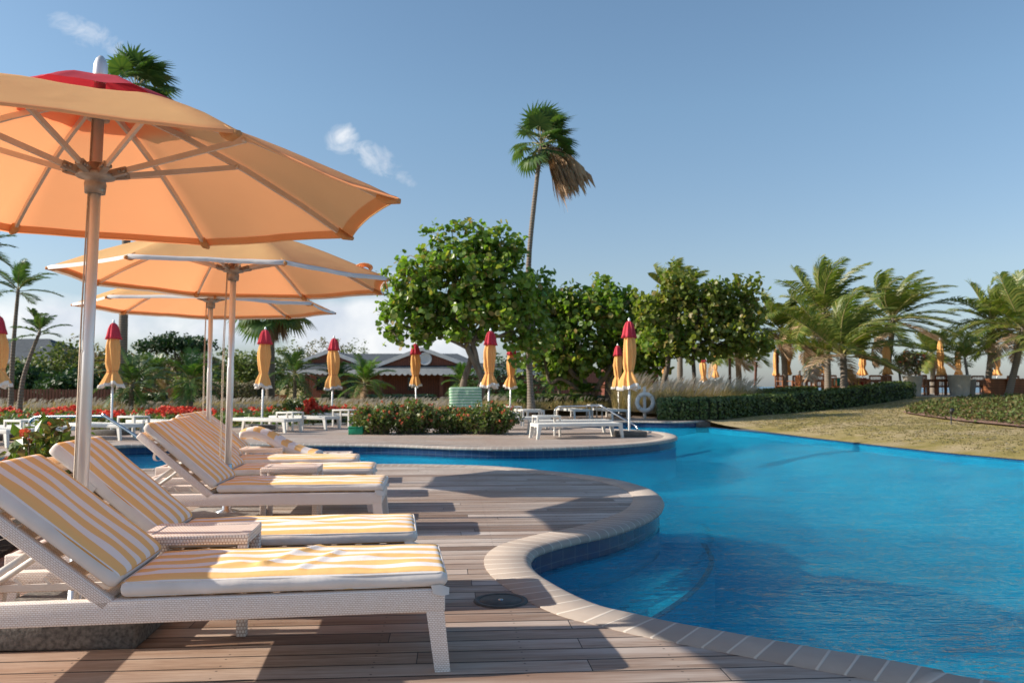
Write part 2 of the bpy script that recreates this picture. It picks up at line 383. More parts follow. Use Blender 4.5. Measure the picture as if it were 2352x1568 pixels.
# ------------------------------------------------------------------ camera, sun, sky
cam = bpy.data.objects.new('camera', bpy.data.cameras.new('camera')); C.objects.link(cam)
cam.location = (0, 0, HC); cam.rotation_euler = (PI/2+TH, 0, 0)
cam.data.sensor_width = 36; cam.data.lens = 36*F/2352; cam.data.clip_end = 6000; cam.data.clip_start = 0.05
cam.data.dof.use_dof = True; cam.data.dof.focus_distance = 4.2; cam.data.dof.aperture_fstop = 4.5
scene.camera = cam
SUN_EL, SUN_AZ = R(27.5), R(-92.5)          # azimuth from +Y towards +X
sv = Vector((math.sin(SUN_AZ)*math.cos(SUN_EL), math.cos(SUN_AZ)*math.cos(SUN_EL), math.sin(SUN_EL)))
sun = bpy.data.objects.new('sun', bpy.data.lights.new('sun', 'SUN')); C.objects.link(sun)
sun.data.energy = 5.0; sun.data.angle = R(0.5); sun.data.color = (1.0, 0.90, 0.77)
sun.rotation_euler = sv.to_track_quat('Z', 'Y').to_euler()
w = bpy.data.worlds.new('World'); scene.world = w; w.use_nodes = True
t = w.node_tree; t.nodes.clear()
wo = t.nodes.new('ShaderNodeOutputWorld'); bg = t.nodes.new('ShaderNodeBackground')
sky = t.nodes.new('ShaderNodeTexSky'); sky.sky_type = 'NISHITA'; sky.sun_disc = False
sky.sun_elevation = SUN_EL; sky.sun_rotation = SUN_AZ; sky.air_density = 1.0; sky.dust_density = 0.7; sky.ozone_density = 2.6; sky.altitude = 0
tc = t.nodes.new('ShaderNodeTexCoord')
def skydir(px, py):
    v = atd(px, py, 10.0)-Vector((0, 0, HC)); return v.normalized()
dens = None
nz = noise_n(t, 9.0, 9, mapping(t, tc.outputs['Generated'], (1, 1, 1.6)), 0.62, 0.5)
nzf = noise_n(t, 30.0, 6, mapping(t, tc.outputs['Generated'], (1, 1, 1.3)), 0.65, 1.2)
#        px   py   half-width half-height  tilt  amount use-fine
CL = [(195, 72, 95, 40, 12, 0.85, 1), (245, 95, 70, 36, 25, 0.8, 1), (785, 320, 48, 50, 30, 1.0, 1), (862, 362, 95, 42, 30, 0.92, 1), (925, 405, 60, 26, 30, 0.8, 1),
      (870, 785, 200, 95, 0, 1.9, 0), (760, 760, 120, 70, 0, 1.6, 0), (1010, 800, 150, 80, 0, 1.3, 0), (420, 750, 320, 60, 2, 1.1, 0), (110, 735, 240, 60, 0, 1.15, 0), (2110, 745, 400, 55, 0, 0.62, 0), (900, 640, 80, 25, 0, 0.8, 0)]
for (px, py, hw, hh, tilt, amt, fine) in CL:
    d = skydir(px, py)
    rt = Vector((d.y, -d.x, 0)).normalized(); up = rt.cross(d)*1.0
    a = R(-tilt); e1 = rt*math.cos(a)+up*math.sin(a); e2 = -rt*math.sin(a)+up*math.cos(a)
    sub = t.nodes.new('ShaderNodeVectorMath'); sub.operation = 'SUBTRACT'; t.links.new(tc.outputs['Generated'], sub.inputs[0]); sub.inputs[1].default_value = d
    comps = []
    for e, h in ((e1, hw/F), (e2, hh/F), (d, 0.6)):
        dt = t.nodes.new('ShaderNodeVectorMath'); dt.operation = 'DOT_PRODUCT'; t.links.new(sub.outputs[0], dt.inputs[0]); dt.inputs[1].default_value = e/h
        comps.append(mth(t, 'POWER', mth(t, 'ABSOLUTE', dt.outputs['Value']), 2.0))
    r2 = mth(t, 'ADD', mth(t, 'ADD', comps[0], comps[1]), comps[2])
    fall = mth(t, 'MAXIMUM', mth(t, 'SUBTRACT', 1.0, mth(t, 'MULTIPLY', r2, 0.55)), 0.0)
    k = mth(t, 'MULTIPLY', fall, amt)
    src = nzf if fine else nz
    s_ = t.nodes.new('ShaderNodeMapRange'); s_.inputs[1].default_value = 0.52 if not fine else 0.60; s_.inputs[2].default_value = 1.05 if not fine else 1.15
    t.links.new(mth(t, 'MULTIPLY', k, mth(t, 'ADD', mth(t, 'MULTIPLY', src, 1.1), 0.35)), s_.inputs[0])
    dens = s_.outputs[0] if dens is None else mth(t, 'MAXIMUM', dens, s_.outputs[0])
spz = t.nodes.new('ShaderNodeSeparateXYZ'); t.links.new(tc.outputs['Generated'], spz.inputs[0])
hzr = ramp(t, [(0.0, (0.60, 0.65, 0.84)), (0.05, (0.70, 0.71, 0.80)), (0.13, (0.90, 0.84, 0.81)), (0.32, (0.98, 1.005, 0.94)), (0.5, (0.97, 1.015, 0.96))], spz.outputs[2])
tint = mixc(t, 1.0, sky.outputs[0], hzr.outputs[0], 'MULTIPLY')
shade = ramp(t, [(0.35, (4.2, 4.5, 5.1)), (0.65, (6.4, 6.4, 6.4))], noise_n(t, 14, 5, tc.outputs['Generated']))
col = mixc(t, mth(t, 'MULTIPLY', dens, 0.85), tint, shade.outputs[0])
t.links.new(col, bg.inputs[0]); bg.inputs[1].default_value = 0.12; t.links.new(bg.outputs[0], wo.inputs[0])
scene.view_settings.view_transform = 'Standard'; scene.view_settings.look = 'None'; scene.view_settings.exposure = 0.5; scene.view_settings.gamma = 1.0

# ------------------------------------------------------------------ outlines (z = 0 deck level)
def P2(l): return [Vector((at(*p).x, at(*p).y, 0)) for p in l]
near_edge = [Vector((-16, 9.6, 0)), Vector((-10, 10.4, 0)), Vector((-7.2, 10.9, 0))] + P2([(329, 1077), (600, 1068.5), (883, 1066), (1034, 1067.6), (1146, 1071.5), (1269, 1082.7), (1347, 1091), (1426, 1103.4), (1482, 1119), (1510, 1133), (1521, 1149), (1515, 1167), (1493, 1183.6), (1448, 1203), (1392, 1220), (1325, 1234), (1269, 1248), (1230, 1262), (1214, 1279), (1216, 1295.7), (1230, 1312), (1258, 1332), (1314, 1363), (1381, 1391), (1454, 1408), (1538, 1427), (1687, 1454), (1835, 1480.7), (1986, 1506), (2154, 1537), (2289, 1566)]) + [Vector((3.2, 2.55, 0)), Vector((4.8, 1.7, 0)), Vector((6.5, 0.2, 0)), Vector((7.5, -3, 0))]
near_edge = [v for v in catmull(near_edge, 5)]
far_edge = [Vector((-19, 11.6, 0)), Vector((-13, 12.4, 0))] + P2([(0, 1048.8), (39, 1041), (110, 1034), (267, 1023.4), (332, 1021), (500, 1018.5), (687, 1019), (883, 1021), (1062, 1027), (1209, 1028.5), (1355, 1025), (1453, 1020), (1514, 1014), (1546, 1008), (1555, 1003), (1548, 998), (1526, 993), (1489, 989.5), (1453, 987), (1400, 984.5), (1340, 981.5), (1312, 977), (1316, 971), (1350, 968), (1447, 967), (1569, 968), (1628, 965)])
far_edge = [v for v in catmull(far_edge, 5)]
pe = [at(1647, 982.7, -0.18), at(1746, 992, -0.18), at(1894, 1009, -0.18), at(2150, 1037.8, -0.18), at(2352, 1057, -0.18)]
pe = [Vector((6.35, 26.6, -0.18))] + pe + [Vector((10.0, 10.5, -0.18)), Vector((10.6, 6, -0.18)), Vector((11, 0, -0.18)), Vector((11, -6, -0.18))]
pe = catmull(pe, 4)
ZW = -0.19
def offset(pl, d):
    out = []
    for i, p in enumerate(pl):
        a = pl[max(i-1, 0)]; b = pl[min(i+1, len(pl)-1)]
        tg = (b-a).normalized(); out.append(p+Vector((tg.y, -tg.x, 0))*d)
    return out
# near edge runs left -> right, deck lies on its right-hand side (towards the camera); far edge runs left->right, deck on its left
def poly_surface(name, outline, z, mat, holes=()):
    pts = [(p.x, p.y) for p in outline]
    vs, es, fs, *_ = delaunay_2d_cdt([Vector(p) for p in pts], [(i, (i+1) % len(pts)) for i in range(len(pts))], [], 1, 1e-4)
    mb = MB(); mb.add([(v.x, v.y, z) for v in vs], [tuple(f) for f in fs]); return struct(mb.build(name, mat))
def coping(name, edge, side, mat):
    W = 0.29
    prof = [(W, -0.02), (W, 0.006), (0.04, 0.012), (0.012, 0.006), (-0.012, -0.012), (-0.02, -0.03), (-0.012, -0.05), (0.03, -0.055), (0.06, -0.055)]
    rings = [offset(edge, side*o) for o, z in prof]
    mb = MB(); mb.uv = []; vs = []; L = 0
    for i in range(len(edge)):
        if i: L += (edge[i]-edge[i-1]).length
        for k, (o, z) in enumerate(prof):
            p = rings[k][i]; vs.append((p.x, p.y, z)); mb.uv.append((L, o))
    n = len(prof)
    fs = [(i*n+k, i*n+k+1, (i+1)*n+k+1, (i+1)*n+k) if side > 0 else (i*n+k, (i+1)*n+k, (i+1)*n+k+1, i*n+k+1) for i in range(len(edge)-1) for k in range(n-1)]
    mb.add(vs, fs, 0, True); return struct(mb.build(name, mat))
def wall(name, edge, z0, z1, mat, inset=0.0, side=1):
    e = offset(edge, side*inset) if inset else edge
    mb = MB(); mb.uv = []; L = 0; vs = []
    for i, p in enumerate(e):
        if i: L += (e[i]-e[i-1]).length
        vs += [(p.x, p.y, z0), (p.x, p.y, z1)]; mb.uv += [(L, z0), (L, z1)]
    mb.add(vs, [(2*i, 2*i+1, 2*i+3, 2*i+2) for i in range(len(e)-1)], 0, True)
    return struct(mb.build(name, mat))
def m_coping(name='coping_brick'):
    m, t, o = nt(name); uv = coords(t, 'UV'); sp = t.nodes.new('ShaderNodeSeparateXYZ'); t.links.new(uv, sp.inputs[0])
    x = mth(t, 'DIVIDE', sp.outputs[0], 0.118); f = mth(t, 'FRACT', x)
    wn = t.nodes.new('ShaderNodeTexWhiteNoise'); wn.noise_dimensions = '1D'; t.links.new(mth(t, 'FLOOR', x), wn.inputs['W'])
    g = mth(t, 'MINIMUM', f, mth(t, 'SUBTRACT', 1.0, f))
    j = t.nodes.new('ShaderNodeMapRange'); j.inputs[1].default_value = 0.03; j.inputs[2].default_value = 0.07; t.links.new(g, j.inputs[0])
    c = ramp(t, [(0, (0.33, 0.285, 0.25)), (0.5, (0.38, 0.335, 0.295)), (1, (0.43, 0.37, 0.32))], wn.outputs['Value'])
    n = noise_n(t, 9, 5, coords(t)); c2 = mixc(t, mth(t, 'MULTIPLY', n, 0.6), c.outputs[0], (0.27, 0.22, 0.19))
    c3 = mixc(t, j.outputs[0], (0.52, 0.48, 0.43), c2)
    princ(t, o, c3, 0.75, 0, bump(t, mth(t, 'ADD', j.outputs[0], mth(t, 'MULTIPLY', noise_n(t, 60, 3, coords(t)), 0.3)), 0.5, 0.004), 0.25); return m
def m_tile():
    m, t, o = nt('pool_tile_band'); uv = coords(t, 'UV')
    br = t.nodes.new('ShaderNodeTexBrick'); t.links.new(uv, br.inputs['Vector']); br.offset = 0.0
    for k, v in (('Scale', 1.0), ('Brick Width', 0.15), ('Row Height', 0.15), ('Mortar Size', 0.004), ('Mortar Smooth', 0.1)): br.inputs[k].default_value = v
    br.inputs['Color1'].default_value = (0.012, 0.032, 0.09, 1); br.inputs['Color2'].default_value = (0.016, 0.045, 0.12, 1); br.inputs['Mortar'].default_value = (0.07, 0.10, 0.15, 1)
    princ(t, o, br.outputs[0], 0.18, 0, None, 0.6); return m
M['coping'] = m_coping(); M['tile'] = m_tile()
M['plaster'] = m_simple('pool_plaster', (0.02, 0.50, 0.66), (0.008, 0.32, 0.50), 0.9, 0.8, bs=0.4, bd=0.05, bscale=3)  # two-blue mottle painted in to stand for caustic light streaks
def m_water():
    m, t, o = nt('pool_water'); v = coords(t)
    v1 = mapping(t, v, (0.55, 1.75, 1), (0, 0, R(5)))
    n1 = noise_n(t, 2.6, 4, v1, 0.55, 0.6); n2 = noise_n(t, 11, 3, mapping(t, v, (1, 1.9, 1), (0, 0, R(-9))), 0.5, 0.4)
    n3_ = noise_n(t, 0.5, 2, v)
    n0 = mth(t, 'SUBTRACT', 1.0, mth(t, 'ABSOLUTE', mth(t, 'SUBTRACT', mth(t, 'MULTIPLY', noise_n(t, 3.4, 3, mapping(t, v, (0.7, 2.5, 1), (0, 0, R(-4))), 0.5, 0.9), 2.0), 1.0)))
    h = mth(t, 'ADD', mth(t, 'ADD', mth(t, 'MULTIPLY', n1, 1.0), mth(t, 'ADD', mth(t, 'MULTIPLY', n0, 0.48), mth(t, 'MULTIPLY', noise_n(t, 0.55, 2, mapping(t, v, (0.6, 2.2, 1))), 1.6))), mth(t, 'MULTIPLY', n2, mth(t, 'ADD', 0.10, mth(t, 'MULTIPLY', n3_, 0.25))))
    nb = bump(t, h, 1.0, 0.20)
    lw_ = t.nodes.new('ShaderNodeLayerWeight'); lw_.inputs[0].default_value = 0.5; t.links.new(nb, lw_.inputs['Normal'])
    frs = mth(t, 'ADD', 0.02, mth(t, 'MULTIPLY', 0.85, mth(t, 'POWER', lw_.outputs['Facing'], 4.5)))
    gl = t.nodes.new('ShaderNodeBsdfGlossy'); gl.inputs['Roughness'].default_value = 0.03; t.links.new(nb, gl.inputs['Normal'])
    gl.inputs[0].default_value = (0.80, 0.94, 1, 1)
    tr = t.nodes.new('ShaderNodeBsdfTransparent'); tr.inputs[0].default_value = (0.60, 0.93, 1.0, 1)
    rf = t.nodes.new('ShaderNodeBsdfRefraction'); rf.inputs['IOR'].default_value = 1.33; rf.inputs['Roughness'].default_value = 0.0; rf.inputs[0].default_value = (0.60, 0.93, 1.0, 1); t.links.new(nb, rf.inputs['Normal'])
    mt_ = t.nodes.new('ShaderNodeMixShader'); mt_.inputs[0].default_value = 0.5; t.links.new(tr.outputs[0], mt_.inputs[1]); t.links.new(rf.outputs[0], mt_.inputs[2])
    mx = t.nodes.new('ShaderNodeMixShader'); t.links.new(frs, mx.inputs[0]); t.links.new(mt_.outputs[0], mx.inputs[1]); t.links.new(gl.outputs[0], mx.inputs[2])
    t.links.new(mx.outputs[0], o.inputs[0]); return m
M['water'] = m_water()

# near deck: boards inside the coping, coping, tile band, wall
ni = offset(near_edge, 0.285)
poly_surface('deck', ni+[Vector((7.2, -3.5, 0)), Vector((-16.3, -3.5, 0))], 0.0, M['deck'])
coping('pool_coping', near_edge, 1, M['coping'])
wall('pool_tile_band', near_edge, -0.23, -0.03, M['tile'], 0.03)
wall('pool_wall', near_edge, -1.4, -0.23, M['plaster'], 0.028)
fi = offset(far_edge, -0.285)
back = [Vector((6.3, 31, 0)), Vector((4.6, 31.6, 0)), Vector((1.5, 31.2, 0)), Vector((0.4, 28.6, 0)), Vector((-2.4, 27, 0)), Vector((-4.4, 25.6, 0)), Vector((-6.6, 23.4, 0)), Vector((-9.6, 21.3, 0)), Vector((-14, 20.6, 0)), Vector((-20, 21.5, 0))]
fi = fi[:-1]+[Vector((6.2, 27.5, 0))]
poly_surface('far_deck', fi+back, 0.0, M['fardeck'])
coping('far_pool_coping', far_edge, -1, M['coping'])
wall('far_pool_tile_band', far_edge, -0.23, -0.03, M['tile'], 0.03, -1)
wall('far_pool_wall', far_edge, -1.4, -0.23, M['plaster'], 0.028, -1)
# stone end of the back wall beside the lawn
mb = MB(); mb.box(4.9, 6.42, 26.55, 27.0, -0.6, -0.02, 0, 0.02)
struct(mb.build('stone_pool_wall', m_simple('rough_stone', (0.22, 0.15, 0.12), (0.08, 0.055, 0.05), 5, 0.85, bs=0.7, bd=0.03)))
# water, floor
def rect(name, x0, x1, y0, y1, z, mat, nx=1, ny=1):
    mb = MB(); mb.add([(x0+(x1-x0)*i/nx, y0+(y1-y0)*j/ny, z) for j in range(ny+1) for i in range(nx+1)], [(j*(nx+1)+i, j*(nx+1)+i+1, (j+1)*(nx+1)+i+1, (j+1)*(nx+1)+i) for j in range(ny) for i in range(nx)])
    return struct(mb.build(name, mat))
wat = [Vector((-20, -5.5, 0)), Vector((-20, 27.2, 0)), Vector((6.2, 27.2, 0))]+[v+Vector((0.02, 0, 0)) for v in pe]
poly_surface('pool_water', [Vector((v.x, v.y, 0)) for v in wat], ZW, M['water'])
mb = MB(); fx_ = [(-21+i*0.5, -7+j*0.5) for j in range(73) for i in range(69)]
def fz_(x, y):
    q = min(((x-p.x)**2+(y-p.y)**2 for p in pe))**0.5 if x > 3 else 9
    return -0.85+0.5*(1-sstep(0.0, 3.5, q)) if x < 12 else -0.85
mb.add([(x, y, fz_(x, y)) for x, y in fx_], [(j*69+i, j*69+i+1, (j+1)*69+i+1, (j+1)*69+i) for j in range(72) for i in range(68)], 0, True)
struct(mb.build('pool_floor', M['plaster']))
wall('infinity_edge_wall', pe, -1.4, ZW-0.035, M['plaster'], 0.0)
wall('infinity_edge_tiles', pe, ZW-0.035, ZW+0.012, M['tile'], 0.0)
mb = MB(); L = len(pe); e2 = offset(pe, -0.10)
mb.add([(p.x, p.y, ZW+0.014) for p in pe]+[(p.x, p.y, ZW+0.014) for p in e2]+[(p.x, p.y, ZW-0.3) for p in e2], [(i, i+1, L+i+1, L+i) for i in range(L-1)]+[(L+i, L+i+1, 2*L+i+1, 2*L+i) for i in range(L-1)])
struct(mb.build('infinity_edge', M['tile']))
# underwater ledge that follows the bay of the near deck
led = P2([(1620, 1150), (1640, 1180), (1610, 1222), (1540, 1262), (1450, 1302), (1395, 1340), (1372, 1378), (1400, 1420), (1480, 1440)])
led = catmull([Vector((v.x, v.y, 0)) for v in led], 6)
ledp = led + [v for v in reversed([q for q in near_edge if q.x > 0.1 and 3.75 < q.y < 8.3])]
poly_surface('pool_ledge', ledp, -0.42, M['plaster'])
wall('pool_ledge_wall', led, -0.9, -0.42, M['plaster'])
mb = MB(); L = len(led); e1 = offset(led, 0.05); 
mb.add([(p.x, p.y, -0.414) for p in led]+[(p.x, p.y, -0.414) for p in e1], [(i, i+1, L+i+1, L+i) for i in range(L-1)])
struct(mb.build('ledge_tile_line', M['tile']))

# ------------------------------------------------------------------ ground with the pool cut out
A_, B_ = at(1647, 982.7, -0.18), at(2352, 1057, -0.18)
dl = (A_-B_); dl.z = 0; dl.normalize(); nl = Vector((dl.y, -dl.x, 0))
def lu(x, y): return (Vector((x, y, 0))-Vector((A_.x, A_.y, 0))).dot(nl)
def gh(x, y):
    u = lu(x, y)
    base = 0.02+0.22*sstep(25, 31, y)*(1-sstep(36, 60, y))
    lawn = -0.17+0.30*(1-math.exp(-max(u, 0)/1.5))+0.52*sstep(3, 14.5, u)
    wy = sstep(23, 27.5, y); w_ = (1-wy)*(1.0 if u > -0.5 else 0.0)+wy*sstep(0.0, 1.6, u+0.2)
    z = base*(1-w_)+lawn*w_
    z += 0.03*n3(x*0.25, y*0.25)*sstep(0.5, 3, abs(u))
    if y > 52: z -= 3.2*sstep(52, 70, y)*sstep(-6, 6, x-0.0*y)
    return z
hole = [Vector((p.x, p.y)) for p in pe] + [Vector((-21, -6)), Vector((-21, 21.7)), Vector((-14, 20.7)), Vector((-9.6, 21.4)), Vector((-6.6, 23.5)), Vector((-4.4, 25.7)), Vector((-2.4, 27.1)), Vector((0.4, 28.7)), Vector((1.5, 31.3)), Vector((4.6, 31.7)), Vector((6.2, 31)), Vector((6.33, 27.2))]
def inside(p, poly):
    c = False; n = len(poly); j = n-1
    for i in range(n):
        if (poly[i].y > p[1]) != (poly[j].y > p[1]) and p[0] < (poly[j].x-poly[i].x)*(p[1]-poly[i].y)/(poly[j].y-poly[i].y)+poly[i].x: c = not c
        j = i
    return c
pts = list(hole); nh = len(hole)
ob = [(-3000, -200), (3000, -200), (3000, 3000), (-3000, 3000)]
pts += [Vector(p) for p in ob]
rg = random.Random(3)
y = -9.0
while y < 110:
    st = 0.8 if y < 42 else 2.5
    x = -70.0
    while x < 80:
        q = (x+rg.uniform(-.2, .2)*st, y+rg.uniform(-.2, .2)*st)
        if not inside(q, hole) and (st > 1 or (abs(x) < 40) or rg.random() < 0.2):
            if min((Vector(q)-h).length for h in hole) > 0.3: pts.append(Vector(q))
        x += st
    y += st
for i in range(900):
    a = rg.uniform(0, PI); r_ = 110*math.exp(rg.uniform(0, 3.0)); pts.append(Vector((math.cos(a)*r_, math.sin(a)*r_)) if abs(math.cos(a)*r_) < 2900 and math.sin(a)*r_ < 2900 else Vector((rg.uniform(-900, 900), rg.uniform(120, 900))))
edges = [(i, (i+1) % nh) for i in range(nh)]+[(nh+i, nh+(i+1) % 4) for i in range(4)]
vs, es, fs, *_ = delaunay_2d_cdt(pts, edges, [], 0, 1e-4)
mb = MB(); out = []
for f in fs:
    cx_ = sum(vs[i].x for i in f)/len(f); cy_ = sum(vs[i].y for i in f)/len(f)
    if not inside((cx_, cy_), hole): out.append(tuple(f))
def hz(v):
    z = gh(v.x, v.y)
    return z
mb.add([(v.x, v.y, hz(v)) for v in vs], out, 0, True)
def m_ground():
    m, t, o = nt('lawn'); v = coords(t)
    n1 = noise_n(t, 0.35, 6, mapping(t, v, (1, 1.6, 1)), 0.6); n2 = noise_n(t, 2.5, 5, v, 0.6); n3_ = noise_n(t, 30, 4, v, 0.7)
    g = ramp(t, [(0.3, (0.19, 0.175, 0.05)), (0.46, (0.38, 0.30, 0.12)), (0.58, (0.52, 0.40, 0.25))], mth(t, 'ADD', mth(t, 'MULTIPLY', n1, 0.7), mth(t, 'MULTIPLY', n2, 0.3)))
    c = mixc(t, ramp(t, [(0.35, (0, 0, 0)), (0.65, (1, 1, 1))], n3_).outputs[0], g.outputs[0], mixc(t, 1.0, g.outputs[0], (0.55, 0.6, 0.45), 'MULTIPLY'))
    princ(t, o, c, 0.95, 0, bump(t, mth(t, 'ADD', n3_, n2), 0.8, 0.05), 0.1); return m
M['lawn'] = m_ground()
struct(mb.build('ground', M['lawn']))
rect('sea', -200, 3000, 60, 3000, -1.2, m_simple('sea_water', (0.05, 0.12, 0.19), (0.04, 0.10, 0.16), 0.2, 0.25, bs=0.4, bd=0.3, bscale=1))
# terrace paving
mb = MB(); TZ = 0.70
mb.prism([(11.5, 37.2), (30, 35.6), (30, 52), (8, 52), (8, 40)], 0.3, TZ)
struct(mb.build('terrace', m_simple('terrace_paving', (0.42, 0.36, 0.30), (0.32, 0.27, 0.22), 2, 0.85)))
# ------------------------------------------------------------------ loungers
def cushion(L, W, T, r=0.03, seed=0, puff=0.009, wr=0.0065, nx=44, ny=18, sag=0.0, ridges=()):
    """rounded slab x 0..-L, y 0..W, z 0..T; slot 0 striped top, slot 1 plain side"""
    mb = MB(); idx = {}; vs = []
    nz = 4
    def P(i, j, k):
        key = (i, j, k)
        if key in idx: return idx[key]
        x = L*i/nx; y_ = W*j/ny; z = T*k/nz
        c = Vector((min(max(x, r), L-r), min(max(y_, r), W-r), min(max(z, r), T-r)))
        d = Vector((x, y_, z))-c
        if d.length > 1e-7:
            m_ = max(abs(d.x), abs(d.y), abs(d.z))/r
            d = d.normalized()*r*m_
        p = c+d
        e = max(0.0, 1-(2*x/L-1)**6)*max(0.0, 1-(2*y_/W-1)**4)
        if z > T*0.5: p.z += puff*e+wr*1.6*n3(p.x*5+seed, p.y*7, seed)*e+wr*2.2*max(0, n3(p.x*3.3+seed*2, p.y*11, 3.1))*e
        for (ax_, ay_, bx_, by_, am, wd_) in ridges:
            if z > T*0.5:
                a_, b_ = Vector((ax_, ay_)), Vector((bx_, by_)); q_ = Vector((p.x, p.y)); tt = max(0, min(1, (q_-a_).dot(b_-a_)/(b_-a_).length_squared)); dd = (q_-a_.lerp(b_, tt)).length
                p.z += am*math.exp(-(dd/wd_)**2)*(0.8+0.2*math.sin(tt*7))
        bl = wr*1.5*n3(p.x*4, seed*1.7, p.z*9)
        if j == 0 or j == ny: p.y += bl*(1 if j else -1)+(0.006 if j else -0.006)*math.sin(PI*k/nz)
        p.z += sag*n3(p.x*1.3+seed, p.y*1.2, 7.7)
        idx[key] = len(vs); vs.append(Vector((-p.x, p.y, p.z))); return idx[key]
    fs = []; mi = []
    for i in range(nx):
        for j in range(ny):
            fs.append((P(i, j, nz), P(i, j+1, nz), P(i+1, j+1, nz), P(i+1, j, nz))); mi.append(0)
            fs.append((P(i, j, 0), P(i+1, j, 0), P(i+1, j+1, 0), P(i, j+1, 0))); mi.append(0)
    for i in range(nx):
        for k in range(nz):
            fs.append((P(i, 0, k), P(i, 0, k+1), P(i+1, 0, k+1), P(i+1, 0, k))); mi.append(1)
            fs.append((P(i, ny, k), P(i+1, ny, k), P(i+1, ny, k+1), P(i, ny, k+1))); mi.append(1)
    for j in range(ny):
        for k in range(nz):
            fs.append((P(0, j, k), P(0, j+1, k), P(0, j+1, k+1), P(0, j, k+1))); mi.append(1)
            fs.append((P(nx, j, k), P(nx, j, k+1), P(nx, j+1, k+1), P(nx, j+1, k))); mi.append(1)
    mb.v = [tuple(v) for v in vs]; mb.f = fs; mb.mi = mi; mb.sm = [True]*len(fs)
    return mb
def piping(L, W, z, parent, mat='piping', inset=0.010):
    mb = MB(); r = 0.035; pts_ = []
    for cx_, cy_, a0 in ((-r-inset, r+inset, -PI/2), (-r-inset, W-r-inset, 0), (-L+r+inset, W-r-inset, PI/2), (-L+r+inset, r+inset, PI)):
        for k in range(5): a = a0+k*PI/8; pts_.append(Vector((cx_+r*math.cos(a), cy_+r*math.sin(a), z+0.003*n3(cx_*5, cy_*5, k))))
    out = []
    for i, p in enumerate(pts_):
        q = pts_[(i+1) % len(pts_)]; n = max(1, int((q-p).length/0.08))
        for k in range(n): c = p.lerp(q, k/n); out.append(c+Vector((0, 0, 0.003*n3(c.x*6, c.y*6, 2))))
    out.append(out[0]); mb.tube(out, 0.0042, 6, 0, False); return mb.build('piping', M[mat], parent)
LW, LL, FZ = 0.615, 1.98, 0.33
HX = 1.27                                    # hinge distance from the foot
